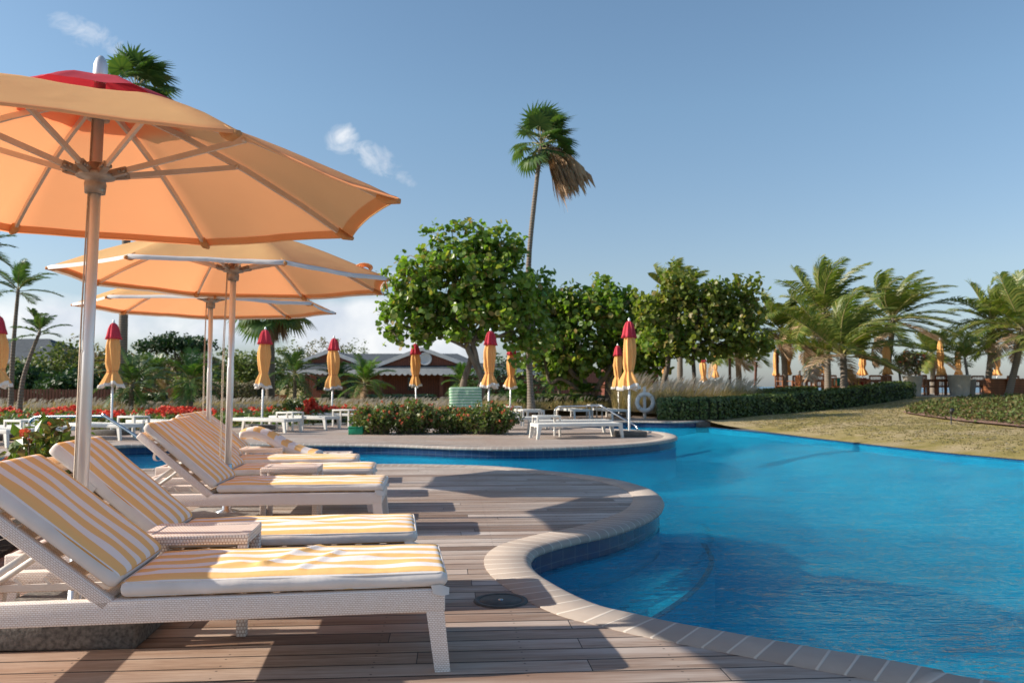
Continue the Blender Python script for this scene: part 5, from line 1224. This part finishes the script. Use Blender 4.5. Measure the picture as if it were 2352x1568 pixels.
hedge('clipped_hedge', 'long clipped hedge curving up the lawn to the round planters', [Vector((4.9, 27.7, -0.02)), Vector((6.4, 27.6, 0.03))]+[hp(1665, 0, 28.6), hp(1762, 0, 30), hp(1890, 0, 31.4), hp(1985, 0, 33), hp(2072, 0, 35.2)], 1.05, 0.70, 13000, 101, 0.055)
hedge('clipped_hedge', 'clipped hedge behind the long one, under the coconut palms', [hp(1660, 0, 32.5), hp(1760, 0, 33.5), hp(1860, 0, 34.5)], 1.1, 0.75, 4500, 102, 0.055)
hedge('clipped_hedge', 'low flat hedge behind the dry grass, crossed by the tall palm trunk', [hp(1050, 0, 33), hp(1200, 0, 33.5), hp(1340, 0, 34.5), hp(1480, 0, 34.5)], 2.4, 0.52, 7000, 103, 0.05)
hedge('clipped_hedge', 'small dark hedge in front of the brown picket fence', [hp(270, 0, 29.5), hp(385, 0, 30)], 0.9, 0.62, 2500, 104, 0.05, 'hedge')
hedge('clipped_hedge', 'brownish hedge behind the second open umbrella pole', [hp(440, 0, 33), hp(560, 0, 33), hp(600, 0, 33)], 1.2, 1.0, 3500, 105, 0.055, 'bush_red')
hedge('clipped_hedge', 'low green hedge in front of the brown house between the closed umbrellas', [hp(740, 0, 34), hp(860, 0, 34.5), hp(1000, 0, 34.5)], 1.6, 0.5, 3500, 106, 0.05)
shrub('shiny rounded shrub among the red flowers', hp(695, 0, 25.5), 0.95, 0.7, 0.80, 3200, 0, 107, 0.05, 0.03, 'rounded_shrub', mat='hedge')
shrub('magenta red flowering shrub right of the shiny rounded shrub', hp(712, 0, 24.9), 0.5, 0.4, 0.62, 500, 95, 108, 0.05, 0.09, 'red_shrub', fmat='redfl')

# red flower bed and fountain grass (stuff)
def area_pts(poly, n, rs):
    xs = [p[0] for p in poly]; ys = [p[1] for p in poly]; out = []; pv = [Vector(p) for p in poly]
    while len(out) < n:
        q = (rs.uniform(min(xs), max(xs)), rs.uniform(min(ys), max(ys)))
        if inside(q, pv): out.append(q)
    return out
rs = random.Random(55)
lb_ = MB(); fb = MB()
for (x, y_) in area_pts([(-19, 20.9), (-9.6, 21.0), (-6.6, 23.1), (-4.6, 25.0), (-5.2, 27.2), (-10, 25.2), (-20, 25.5)], 2100, rs):
    z = max(gh(x, y_), 0.0); h = 0.36+0.14*n3(x*0.8, y_*0.8)
    for q in range(5): leafquad(lb_, Vector((x+rs.uniform(-.15, .15), y_+rs.uniform(-.15, .15), z+h*rs.random())), rdir(rs)+Vector((0, -0.3, 1)), 0.07, rs, 0.6)
    if n3(x*0.55+9, y_*0.55) > 0.20 or rs.random() < 0.07:
        c = Vector((x, y_, z+h+0.03))
        for q in range(5): leafdisc(fb, c+rdir(rs)*0.06, rdir(rs)+Vector((0, -0.4, 0.8)), 0.05, rs, 5)
tag(lb_.build('flower_bed_leaves', M['shrub']), kind='stuff'); tag(fb.build('red_flowers', M['redfl']), kind='stuff')
def grass(name, poly, n, h, mats, seed, plume=0.15, lean=0.35, zfun=None, blades=9, w_=0.011):
    rs = random.Random(seed); gb = MB()
    for (x, y_) in area_pts(poly, n, rs):
        z = (zfun or gh)(x, y_); hh = h*(1+0.4*n3(x*0.7, y_*0.7, seed)); 
        for q in range(blades):
            a = rs.uniform(0, 2*PI); sp_ = rs.random()*0.55; d = Vector((math.cos(a)*sp_+lean*0.5, math.sin(a)*sp_, 1)).normalized(); l_ = hh*rs.uniform(0.6, 1.15)
            b_ = Vector((x+math.cos(a)*0.05, y_+math.sin(a)*0.05, z)); m_ = b_+d*l_*0.55; e = m_+(d+Vector((lean+math.cos(a)*0.5, math.sin(a)*0.5, -0.35))).normalized()*l_*0.5
            s_ = Vector((w_, 0, 0)) if rs.random() < 0.7 else Vector((w_*0.5, w_*0.8, 0))
            gb.add([b_-s_, b_+s_, m_+s_*0.8, m_-s_*0.8, e], [(0, 1, 2, 3), (3, 2, 4)], 0)
        if rs.random() < plume:
            a = rs.uniform(0, 2*PI); b_ = Vector((x, y_, z+hh*0.8)); d = Vector((math.cos(a)*0.3+lean*1.3, math.sin(a)*0.3, 0.9)).normalized(); e = b_+d*hh*0.5; s_ = Vector((0.022, 0, 0)); m_ = b_.lerp(e, 0.6)
            gb.add([b_-s_*0.4, b_+s_*0.4, m_+s_, m_-s_, e+Vector((0.06, 0, -0.03))], [(0, 1, 2, 3), (3, 2, 4)], 1)
    return tag(gb.build(name, [M[m_] for m_ in mats]), kind='stuff')
grass('fountain_grass', [(-26, 26.2), (-10, 25.6), (-5.6, 27.6), (-4, 27.4), (-1.8, 28.2), (0.6, 30.2), (1.6, 32.0), (4.5, 32.4), (6.6, 32), (6.6, 33.5), (-4, 33), (-26, 30)], 3600, 0.40, ('straw', 'plume'), 61, 0.5)
grass('tall_dry_grass', [(4.0, 29.9), (5.3, 28.6), (7.4, 29.6), (9.3, 31.6), (10, 33.5), (5, 33), (3.8, 31.2)], 1500, 1.05, ('straw', 'plume'), 62, 0.3, 0.4, blades=11)
grass('low_dry_grass', [(-9, 24.9), (-4.8, 27.2), (-2, 28.3), (-2.4, 27.3), (-4.2, 26), (-5.0, 27)], 500, 0.4, ('straw', 'plume'), 63, 0.4)
grass('lawn_tufts', [(6.9, 25.8), (8.0, 20.5), (9.3, 15.0), (10.0, 12.2), (13, 12.2), (12.4, 17), (12.0, 21), (12.3, 26), (14.5, 30), (17, 34.5), (12, 30.5), (8.5, 28.4)], 2600, 0.035, ('straw', 'plume'), 66, 0.1, 0.1, blades=6, w_=0.010)
rs = random.Random(64); gb = MB()
# ground cover bed on the right
cv = MB(); cpoly = [(12.9, 26.8), (12.6, 24.8), (12.2, 22.2), (12.3, 19.6), (14.5, 18.2), (20, 18.5), (22, 27), (17, 30), (14.2, 28.8)]
def cz(x, y_): return gh(x, y_)
for (x, y_) in area_pts(cpoly, 5200, rs):
    z = gh(x, y_)
    for q in range(4): leafquad(cv, Vector((x+rs.uniform(-.12, .12), y_+rs.uniform(-.12, .12), z+0.05+rs.random()*0.22)), rdir(rs)+Vector((0, -0.2, 0.9)), 0.055, rs, 0.6)
tag(cv.build('ground_cover', M['cover']), kind='stuff')
mb = MB(); vs2, es2, fs2, *_ = delaunay_2d_cdt([Vector(p) for p in cpoly]+[Vector(q) for q in area_pts(cpoly, 60, rs)], [(i, (i+1) % len(cpoly)) for i in range(len(cpoly))], [], 1, 1e-4)
cc = Vector((sum(p[0] for p in cpoly)/9, sum(p[1] for p in cpoly)/9))
mb.add([(cc.x+(v.x-cc.x)*1.035, cc.y+(v.y-cc.y)*1.05, gh(v.x, v.y)+0.05) for v in vs2], [tuple(f) for f in fs2], 0, True)
struct(mb.build('bare_soil', m_simple('pink_soil', (0.34, 0.20, 0.15), (0.22, 0.13, 0.09), 3, 0.95, bs=0.8, bd=0.05)))
t_ = thing('spotlight', 'small dark garden spotlight on a stake at the front of the ground cover bed', 'lamp', tuple(gp(2181, 21.5))); mb = MB(); mb.lathe([(0.015, -0.05), (0.015, 0.3), (0, 0.3)], 8); mb.build('stake', M['dark'], t_)
mb = MB(); mb.lathe([(0, 0), (0.04, 0), (0.055, 0.13), (0, 0.12)], 12); mb.build('lamp_head', M['dark'], t_, (0, 0, 0.3), (0.6, 0, 0))

# ------------------------------------------------------------------ buildings, fences
M['siding'] = m_simple('brown_siding', (0.13, 0.042, 0.026), (0.085, 0.03, 0.02), 3, 0.65, bs=0.3)
def m_siding():
    m, t, o = nt('brown_board_siding'); v = coords(t); sp = t.nodes.new('ShaderNodeSeparateXYZ'); t.links.new(v, sp.inputs[0])
    f = mth(t, 'FRACT', mth(t, 'DIVIDE', sp.outputs[0], 0.22)); g = t.nodes.new('ShaderNodeMapRange'); g.inputs[1].default_value = 0.0; g.inputs[2].default_value = 0.10; t.links.new(mth(t, 'MINIMUM', f, mth(t, 'SUBTRACT', 1.0, f)), g.inputs[0])
    n = noise_n(t, 1.5, 4, v); c = mixc(t, n, (0.14, 0.045, 0.03), (0.22, 0.075, 0.045))
    c = mixc(t, g.outputs[0], (0.03, 0.012, 0.01), c); princ(t, o, c, 0.6, 0, bump(t, g.outputs[0], 0.8, 0.03), 0.3); return m
M['siding'] = m_siding()
M['shingle'] = m_simple('roof_shingle', (0.085, 0.10, 0.115), (0.05, 0.06, 0.07), 2.5, 0.85, bs=0.8, bd=0.05, bscale=8, vscale=(1, 1, 3))
M['trim'] = m_simple('white_trim', (0.68, 0.68, 0.70), (0.58, 0.58, 0.6), 3, 0.5)
M['glass'] = m_simple('dark_glass', (0.02, 0.03, 0.04), (0.015, 0.02, 0.03), 1, 0.08, spec=0.8)
def scallop(mb, x0, x1, y, z0, z1, n):
    pts_ = []
    wd = (x1-x0)/n
    for i in range(n):
        for k in range(6): pts_.append((x0+wd*(i+k/6), z0-0.6*wd*0.5*math.sin(PI*k/6)))
    pts_.append((x1, z0))
    K = len(pts_)
    vs_ = [(p[0], y, p[1]) for p in pts_]+[(p[0], y, z1) for p in pts_]+[(p[0], y+0.04, p[1]) for p in pts_]+[(p[0], y+0.04, z1) for p in pts_]
    mb.add(vs_, [(i, i+1, K+i+1, K+i) for i in range(K-1)]+[(2*K+i, 3*K+i, 3*K+i+1, 2*K+i+1) for i in range(K-1)]+[(i, 2*K+i, 2*K+i+1, i+1) for i in range(K-1)])
YB = 74.0; kb = YB/F
def hx(px): return (px-CX)*kb
def hz_(py): return HC+(H0-py)*kb
hb = thing('brown_house', 'brown boarded house with white gables, scalloped eaves and grey shingle roof', 'house', (hx(968), YB, 0))
X0 = hx(968)
def lx(px): return hx(px)-X0
gz0 = -0.1
mb = MB(); mb.box(lx(690), lx(1440), 2.2, 9, gz0, hz_(848)); mb.build('wall', M['siding'], hb)
for a, b_, nmx in ((870, 878, 0), (700, 708, 0), (1010, 1018, 0), (1085, 1093, 0), (1190, 1198, 0)):
    pb = MB(); pb.box(lx(a), lx(b_), 0.1, 0.4, gz0, hz_(858)); pb.build('porch_post', M['teak_dark'], hb)
def gable(apx, apy, l, ly, r_, ry, yf, win):
    gb_ = MB(); a = (lx(apx), hz_(apy)); L_ = (lx(l), hz_(ly)); Rr_ = (lx(r_), hz_(ry))
    gb_.add([(L_[0], yf, L_[1]), (Rr_[0], yf, Rr_[1]), (a[0], yf, a[1]), (L_[0], yf+0.2, L_[1]), (Rr_[0], yf+0.2, Rr_[1]), (a[0], yf+0.2, a[1])], [(0, 1, 2), (3, 5, 4), (0, 3, 4, 1)]); gb_.build('gable', M['siding'], hb)
    tb = MB(); tb.bar((L_[0], yf-0.12, L_[1]), (a[0], yf-0.12, a[1]+0.1), 0.16, 0.34); tb.bar((a[0], yf-0.13, a[1]+0.1), (Rr_[0], yf-0.13, Rr_[1]), 0.16, 0.34); tb.build('barge_board', M['trim'], hb)
    rb = MB(); 
    for (p, q) in ((L_, a), (a, Rr_)):
        rb.add([(p[0], yf-0.15, p[1]+0.2), (q[0], yf-0.15, q[1]+0.2), (q[0], yf+6, q[1]+0.2), (p[0], yf+6, p[1]+0.2)], [(0, 1, 2, 3)])
    rb.build('gable_roof', M['shingle'], hb)
gable(968.6, 803, 862, 840, 1072, 838, 0.3, True); gable(751, 808, 676, 834, 826, 834, 0.8, False)
mb = MB(); mb.add([(lx(680), 0.6, hz_(834)), (lx(1100), 0.6, hz_(834)), (lx(1040), 6, hz_(806)), (lx(745), 6, hz_(806)), (lx(680), 12, hz_(840)), (lx(1100), 12, hz_(840))], [(0, 1, 2, 3), (3, 2, 5, 4), (0, 3, 4), (1, 5, 2)]); mb.build('roof', M['shingle'], hb)
mb = MB(); mb.add([(lx(655), -0.35, hz_(851)), (lx(1250), -0.35, hz_(851)), (lx(1250), 0.8, hz_(833)), (lx(655), 0.8, hz_(833))], [(0, 1, 2, 3)]); mb.build('porch_roof', M['shingle'], hb)
mb = MB(); scallop(mb, lx(655), lx(858), -0.42, hz_(857), hz_(849), 16); scallop(mb, lx(858.5), lx(1290), -0.55, hz_(858), hz_(846.5), 32); mb.build('scalloped_fascia', M['trim'], hb)
wb = MB(); wb.lathe([(0.42, -0.06), (0.60, -0.06), (0.60, 0.04), (0.42, 0.04), (0.42, -0.06)], 32); wo_ = wb.build('round_window', M['trim'], hb, (lx(976), 0.22, hz_(824)), (PI/2, 0, 0))
wb = MB(); wb.lathe([(0, 0), (0.43, 0)], 32); wb.build('pane', M['trim'], wo_)
wb = MB(); wb.box(-0.03, 0.03, -0.42, 0.42, 0.0, 0.03); wb.box(-0.42, 0.42, -0.03, 0.03, 0.001, 0.031); wb.build('muntins', M['trim'], wo_)
for k_, (a, b_) in enumerate(((715, 735), (790, 812), (930, 955), (1030, 1055))):
    wb = MB(); wb.box(lx(a), lx(b_), 2.12, 2.2, hz_(896), hz_(866)); wd_ = wb.build('window', M['glass'], hb); fb = MB(); fb.box(lx(a)-0.1, lx(a), 2.08, 2.2, hz_(897), hz_(865)); fb.box(lx(b_), lx(b_)+0.1, 2.08, 2.2, hz_(897), hz_(865)); fb.build('window_frame', M['teak_dark'], wd_)
# second building right, behind the trees
YC = 58.0; kc = YC/F
t_ = thing('brown_pavilion', 'brown pavilion with a grey scalloped roof seen between the sea grape trunks', 'building', ((1450-CX)*kc, YC, -0.1))
def cx2(px): return (px-1450)*kc
def cz2(py): return HC+(H0-py)*kc+0.1
mb = MB(); mb.box(cx2(1395), cx2(1512), 0, 4, 0, cz2(835)); mb.build('wall', M['siding'], t_)
mb = MB(); mb.add([(cx2(1385), -0.5, cz2(838)), (cx2(1522), -0.5, cz2(838)), (cx2(1500), 2, cz2(812)), (cx2(1405), 2, cz2(812)), (cx2(1385), 5, cz2(838)), (cx2(1522), 5, cz2(838))], [(0, 1, 2, 3), (3, 2, 5, 4), (0, 3, 4), (1, 5, 2)]); mb.build('roof', M['shingle'], t_)
mb = MB(); scallop(mb, cx2(1384), cx2(1523), -0.55, cz2(843), cz2(836), 12); mb.build('scalloped_fascia', M['trim'], t_)
t_ = thing('wooden_rail_fence', 'low reddish wooden rail in front of the pavilion', 'fence', ((1280-CX)*45/F, 45, 0))
mb = MB()
for zz in (1.1, 1.22): mb.box(0, 6.6, 0, 0.08, zz-0.1, zz)
for k_ in range(8): mb.box(0.1+k_*0.9, 0.2+k_*0.9, -0.01, 0.07, 0, 1.0)
mb.build('rails', M['teak'], t_)
# left house
YD = 56.0; kd = YD/F; t_ = thing('grey_roofed_house', 'house with a grey hipped roof and white fascia behind the left feather palms', 'house', ((20-CX)*kd, YD, 0))
def dx_(px): return (px-20)*kd
def dz_(py): return HC+(H0-py)*kd
mb = MB(); mb.box(dx_(-160), dx_(108), 0.8, 8, 0, dz_(834)); mb.build('wall', m_simple('cream_wall', (0.35, 0.33, 0.30), (0.28, 0.26, 0.24), 2, 0.8), t_)
mb = MB(); mb.add([(dx_(-200), 0, dz_(826)), (dx_(134), 0, dz_(826)), (dx_(36), 4, dz_(770)), (dx_(-120), 4, dz_(770)), (dx_(-200), 9, dz_(826)), (dx_(134), 9, dz_(826))], [(0, 1, 2, 3), (3, 2, 5, 4), (0, 3, 4), (1, 5, 2)]); mb.build('roof', M['shingle'], t_)
mb = MB(); mb.box(dx_(-200), dx_(134), -0.06, 0.0, dz_(833), dz_(825.5)); mb.box(dx_(134), dx_(134)+0.06, 0.0, 9, dz_(833), dz_(825.5)); mb.build('fascia', M['trim'], t_)
wb = MB(); wb.box(dx_(70), dx_(95), 0.74, 0.8, dz_(870), dz_(845)); wb.build('window', M['glass'], t_)
# low stone wall and dark fence, left
t_ = thing('concrete_wall', 'low grey concrete wall behind the red flowers at the left', 'wall', (-25, 31, 0)); mb = MB(); mb.box(0, 9.6, 0, 0.3, -0.2, 0.36, 0, 0.01); mb.build('wall', m_simple('blue_grey_concrete', (0.20, 0.21, 0.23), (0.12, 0.13, 0.15), 2, 0.9, bs=0.4), t_)
def picket(label, x0, x1, y_, z0, z1, w_, gap, mat, rot=0.0):
    t_ = thing('picket_fence', label, 'fence', (x0, y_, z0), rot)
    n = int((x1-x0)/(w_+gap)); mb = MB(); rs = random.Random(int(abs(x0)*10))
    for i in range(n):
        x = i*(w_+gap); mb.box(x, x+w_, -0.02, 0.0, 0, z1-z0+rs.uniform(-.02, .02))
    mb.build('pickets', mat, t_); rb = MB(); rb.box(0, x1-x0, 0.0, 0.05, 0.25, 0.33); rb.box(0, x1-x0, 0.0, 0.05, z1-z0-0.3, z1-z0-0.22); rb.build('rails', mat, t_)
    for i in range(int((x1-x0)/2.4)+1):
        pb = MB(); pb.box(i*2.4-0.05, i*2.4+0.05, 0.05, 0.15, 0, z1-z0+0.05); pb.build('post', mat, t_)
picket('dark picket fence above the low concrete wall at the left', -26, -15.4, 33.4, 0.3, 1.0, 0.10, 0.03, M['teak_dark'])
picket('reddish brown picket fence between the small palms at the left', -15.3, -12.4, 34, 0.1, 1.02, 0.11, 0.035, M['teak'])
picket('short low brown fence beside the fan palm trunk', -10.5, -9.6, 36, 0.1, 0.75, 0.3, 0.03, M['teak'])

# ------------------------------------------------------------------ terrace: umbrellas, planters, chairs
TU = [(1527, 47, 'half hidden by a leaning tree trunk', True), (1617, 48, 'with a red cap among the sea grape leaves, second from the left', True), (1642, 50, 'just right of the one with the red cap', False), (1782, 48, 'low against a dark post, left of the teak chairs', False),
      (1808, 39.5, 'standing free above the leftmost teak chairs', False), (1891, 38.5, 'rising inside the fronds of the short coconut palm', False), (1876, 42, 'behind the left side of the short coconut palm', False),
      (1980, 44, 'between the short coconut palm and the next trunk', False), (2039, 39, 'just left of the red leaved planter', False), (2163, 38.6, 'between the two big round planters', False), (2201, 47, 'small one behind the big right planter', False), (2290, 46, 'near the right edge over the louvered box', False)]
for i, (px, Y, lb, rd) in enumerate(TU):
    z = TZ if Y < 52 and (px-CX)/F*Y > 11.5 else 0.3
    closed_umbrella(((px-CX)/F*Y, Y, z-0.02), 'closed terrace umbrella '+lb, 30+i, rd, 2.62, 0.6 if not rd else 0.5, i*0.9, 1.02, 'closed umbrellas around the terrace', False)
def planter(label, px, Y, w_top, w_bot, h):
    p = gp(px, Y); t_ = thing('round_planter', label, 'planter', (p.x, p.y, max(p.z, 0)-0.03)); mb = MB()
    mb.lathe([(0, 0), (w_bot, 0), (w_bot*1.02, 0.02), (w_top, h-0.05), (w_top*1.03, h-0.04), (w_top*1.03, h), (w_top*0.9, h), (w_top*0.86, h-0.1), (0, h-0.1)], 32); mb.build('pot', M['pot'], t_)
    sb = MB(); sb.lathe([(0, h-0.09), (w_top*0.86, h-0.09)], 24); sb.build('soil', M['soil'], t_); return t_
planter('tall tapered planter at the right end of the long hedge', 2095, 37.0, 0.40, 0.31, 0.98)
planter('widest tapered planter, right of the teak chairs', 2202, 37.0, 0.47, 0.38, 1.0)
planter('planter partly hidden behind the hedge end', 2068, 39.5, 0.33, 0.26, 0.7)
planter('planter hidden behind the widest one', 2222, 39.5, 0.36, 0.28, 0.85)
def potplant(label, px, Y, z0, h, mat, seed, fl=0):
    p = gp(px, Y); return shrub(label, (p.x, p.y, z0), 0.8, 0.5, h, 700, fl, seed, 0.08, 0.05, 'potted_plant', mat=mat)
potplant('red leaved plant growing in the planter at the hedge end', 2098, 37.0, gp(2095, 37).z+0.85, 1.25, 'bush_red', 120, 30)
palm('potted_palm', 'small palm growing in the widest planter', (gp(2215, 37.3).x, 37.05, gp(2202, 37).z+0.8), atd(2216, 822, 37.05), 0.07, 0.05, 11, 1.35, Vector((0.3, 0, 0)), 0.7, 'coco', 121, 24, 0.5, (0.1, 1.3), cat='palm tree', dead=0)
palm('potted_palm', 'small palm growing in the planter partly hidden behind the hedge end', (gp(2068, 39.5).x, 39.5, gp(2068, 39.5).z+0.5), atd(2064, 840, 39.5), 0.06, 0.05, 10, 1.1, Vector((0.4, 0, 0)), 0.7, 'coco', 122, 22, 0.45, (0.0, 1.3), cat='palm tree', dead=0)
for px, Y, wd_, lb in ((2283, 38.2, 0.72, 'louvered wooden box on the terrace, left one, in the sun'), (2335, 38.0, 1.1, 'louvered wooden box at the right edge, in shade')):
    p = gp(px, Y); t_ = thing('louvered_box', lb, 'planter box', (p.x, p.y, TZ-0.03), 0, 'louvered wooden boxes'); mb = MB()
    for k_ in range(7): mb.box(-wd_/2, wd_/2, -0.3, 0.3, 0.02+k_*0.115, 0.02+k_*0.115+0.095)
    mb.build('slats', M['teak'], t_); mb = MB(); mb.box(-wd_/2+0.03, wd_/2-0.03, -0.27, 0.27, 0.0, 0.78); mb.build('core', M['teak_dark'], t_)
def chair(loc, rz, label):
    t_ = thing('teak_armchair', label, 'chair', loc, rz, 'teak armchairs on the terrace')
    mb = MB()
    for k_ in range(6): mb.box(-0.24+k_*0.082, -0.24+k_*0.082+0.066, -0.25, 0.25, 0.42, 0.445)
    mb.box(-0.26, 0.26, -0.27, -0.24, 0.36, 0.42); mb.box(-0.26, 0.26, 0.24, 0.27, 0.36, 0.42); mb.build('seat', M['teak'], t_)
    mb = MB(); mb.bar((-0.26, 0.27, 0.90), (0.26, 0.27, 0.90), 0.035, 0.08)
    for k_ in range(7): mb.bar((-0.21+k_*0.07, 0.245, 0.44), (-0.21+k_*0.07, 0.27, 0.87), 0.015, 0.035)
    mb.build('backrest', M['teak'], t_)
    for sx in (-1, 1):
        for yy, zt_ in ((-0.25, 0.64), (0.26, 0.92)):
            lb_ = MB(); lb_.bar((sx*0.275, yy, 0), (sx*0.275, yy+(0.02 if yy > 0 else 0), zt_), 0.05, 0.05); lb_.build('leg', M['teak'], t_)
        ab = MB(); ab.box(sx*0.275-0.035, sx*0.275+0.035, -0.30, 0.27, 0.645, 0.675); ab.build('armrest', M['teak'], t_)
    return t_
CH = [(1800, 38.6, 20, 'leftmost teak armchair on the terrace, low beside a dark post'), (1822, 39.2, -60, 'second teak armchair from the left'), (1846, 38.3, 90, 'teak armchair with its side to the camera left of the first table'),
      (1880, 38.0, 180, 'teak armchair seen from behind at the first table'), (1905, 38.4, 160, 'teak armchair just left of the short palm trunk'), (1955, 39.0, 10, 'teak armchair right of the short palm trunk'), (1978, 38.4, 70, 'teak armchair turned right, two from the palm trunk'),
      (2004, 38.7, 180, 'teak armchair seen from behind at the middle of the hedge'), (2026, 40.0, 200, 'teak armchair under the umbrella left of the planters'), (2050, 39.0, 90, 'teak armchair partly behind the hedge end planter'), (2130, 37.6, 100, 'teak armchair turned sideways between the two big planters'),
      (2150, 38.6, 190, 'teak armchair seen from behind between the two big planters'), (2240, 40.5, 170, 'teak armchair in shade right of the widest planter'), (2212, 41.5, 20, 'teak armchair hidden behind the widest planter'), (2318, 40.5, 180, 'teak armchair behind the louvered boxes'), (2170, 37.9, -80, 'teak armchair at the table beside the widest planter')]
c0 = None
for px, Y, a, lb in CH:
    loc = ((px-CX)/F*Y, Y, TZ)
    if c0 is None: c0 = chair(loc, R(a), lb)
    else: dup(c0, loc, R(a), lb)
def table(loc, label):
    t_ = thing('teak_table', label, 'table', loc, 0, 'teak tables on the terrace'); mb = MB()
    for k_ in range(8): mb.box(-0.45+k_*0.1135, -0.45+k_*0.1135+0.1, -0.45, 0.45, 0.71, 0.74)
    mb.box(-0.40, 0.40, -0.40, -0.36, 0.62, 0.708); mb.box(-0.40, 0.40, 0.36, 0.40, 0.62, 0.708); mb.build('table_top', M['teak'], t_)
    for sx in (-1, 1):
        for sy in (-1, 1): lb_ = MB(); lb_.box(sx*0.38-0.035, sx*0.38+0.035, sy*0.38-0.035, sy*0.38+0.035, 0, 0.71); lb_.build('leg', M['teak'], t_)
    return t_
tb0 = table(((1862-CX)/F*39.2, 39.2, TZ), 'teak table left of the short palm trunk')
for px, Y, lb in ((1965, 39.8, 'teak table right of the short palm trunk'), (2012, 40.6, 'teak table behind the middle of the hedge'), (2152, 37.7, 'teak table between the two big planters'), (2255, 41, 'teak table in shade near the louvered boxes')):
    dup(tb0, ((px-CX)/F*Y, Y, TZ), 0.3, lb)
t_ = thing('sofa', 'terrace sofa with green, yellow and red cushions right of the short palm trunk', 'sofa', ((1955-CX)/F*42, 42, TZ)); mb = MB(); mb.box(-0.9, 0.9, -0.35, 0.35, 0.1, 0.4, 0, 0.03); mb.box(-0.9, 0.9, 0.25, 0.4, 0.4, 0.85, 0, 0.03); mb.build('frame', M['teak'], t_)
for x0, x1, cc_, nmm in ((-0.85, -0.1, (0.02, 0.25, 0.16), 'green_cushion'), (-0.05, 0.4, (0.7, 0.45, 0.05), 'yellow_cushion'), (0.45, 0.85, (0.5, 0.05, 0.03), 'red_cushion')):
    mb = MB(); mb.box(x0, x1, -0.2, 0.2, 0.42, 0.8, 0, 0.06); mb.build(nmm, m_simple(nmm, cc_, None, 4, 0.8), t_)
# posts
for px, Y, y0, lean, lb, mt_ in ((1676, 34, 825, 0.0, 'reddish wooden post beside the ringed palm trunk', 'teak'), (1731, 38, 832, 0.12, 'leaning wooden lamp post on the terrace edge', 'teak_dark'), (1786, 39.5, 810, 0.0, 'tall dark wooden post left of the teak chairs', 'teak_dark'), (1836, 40, 852, 0.0, 'white slim post among the teak chairs', 'paint')):
    p = gp(px, Y); h = atd(px, y0, Y).z-p.z; t_ = thing('wooden_post' if mt_ != 'paint' else 'white_post', lb, 'post', p); mb = MB(); mb.bar((0, 0, -0.1), (lean, 0, h), 0.10, 0.10, 0, 0.01); mb.box(lean-0.07, lean+0.07, -0.07, 0.07, h, h+0.03, 0, 0.005); mb.build('post', M[mt_], t_)
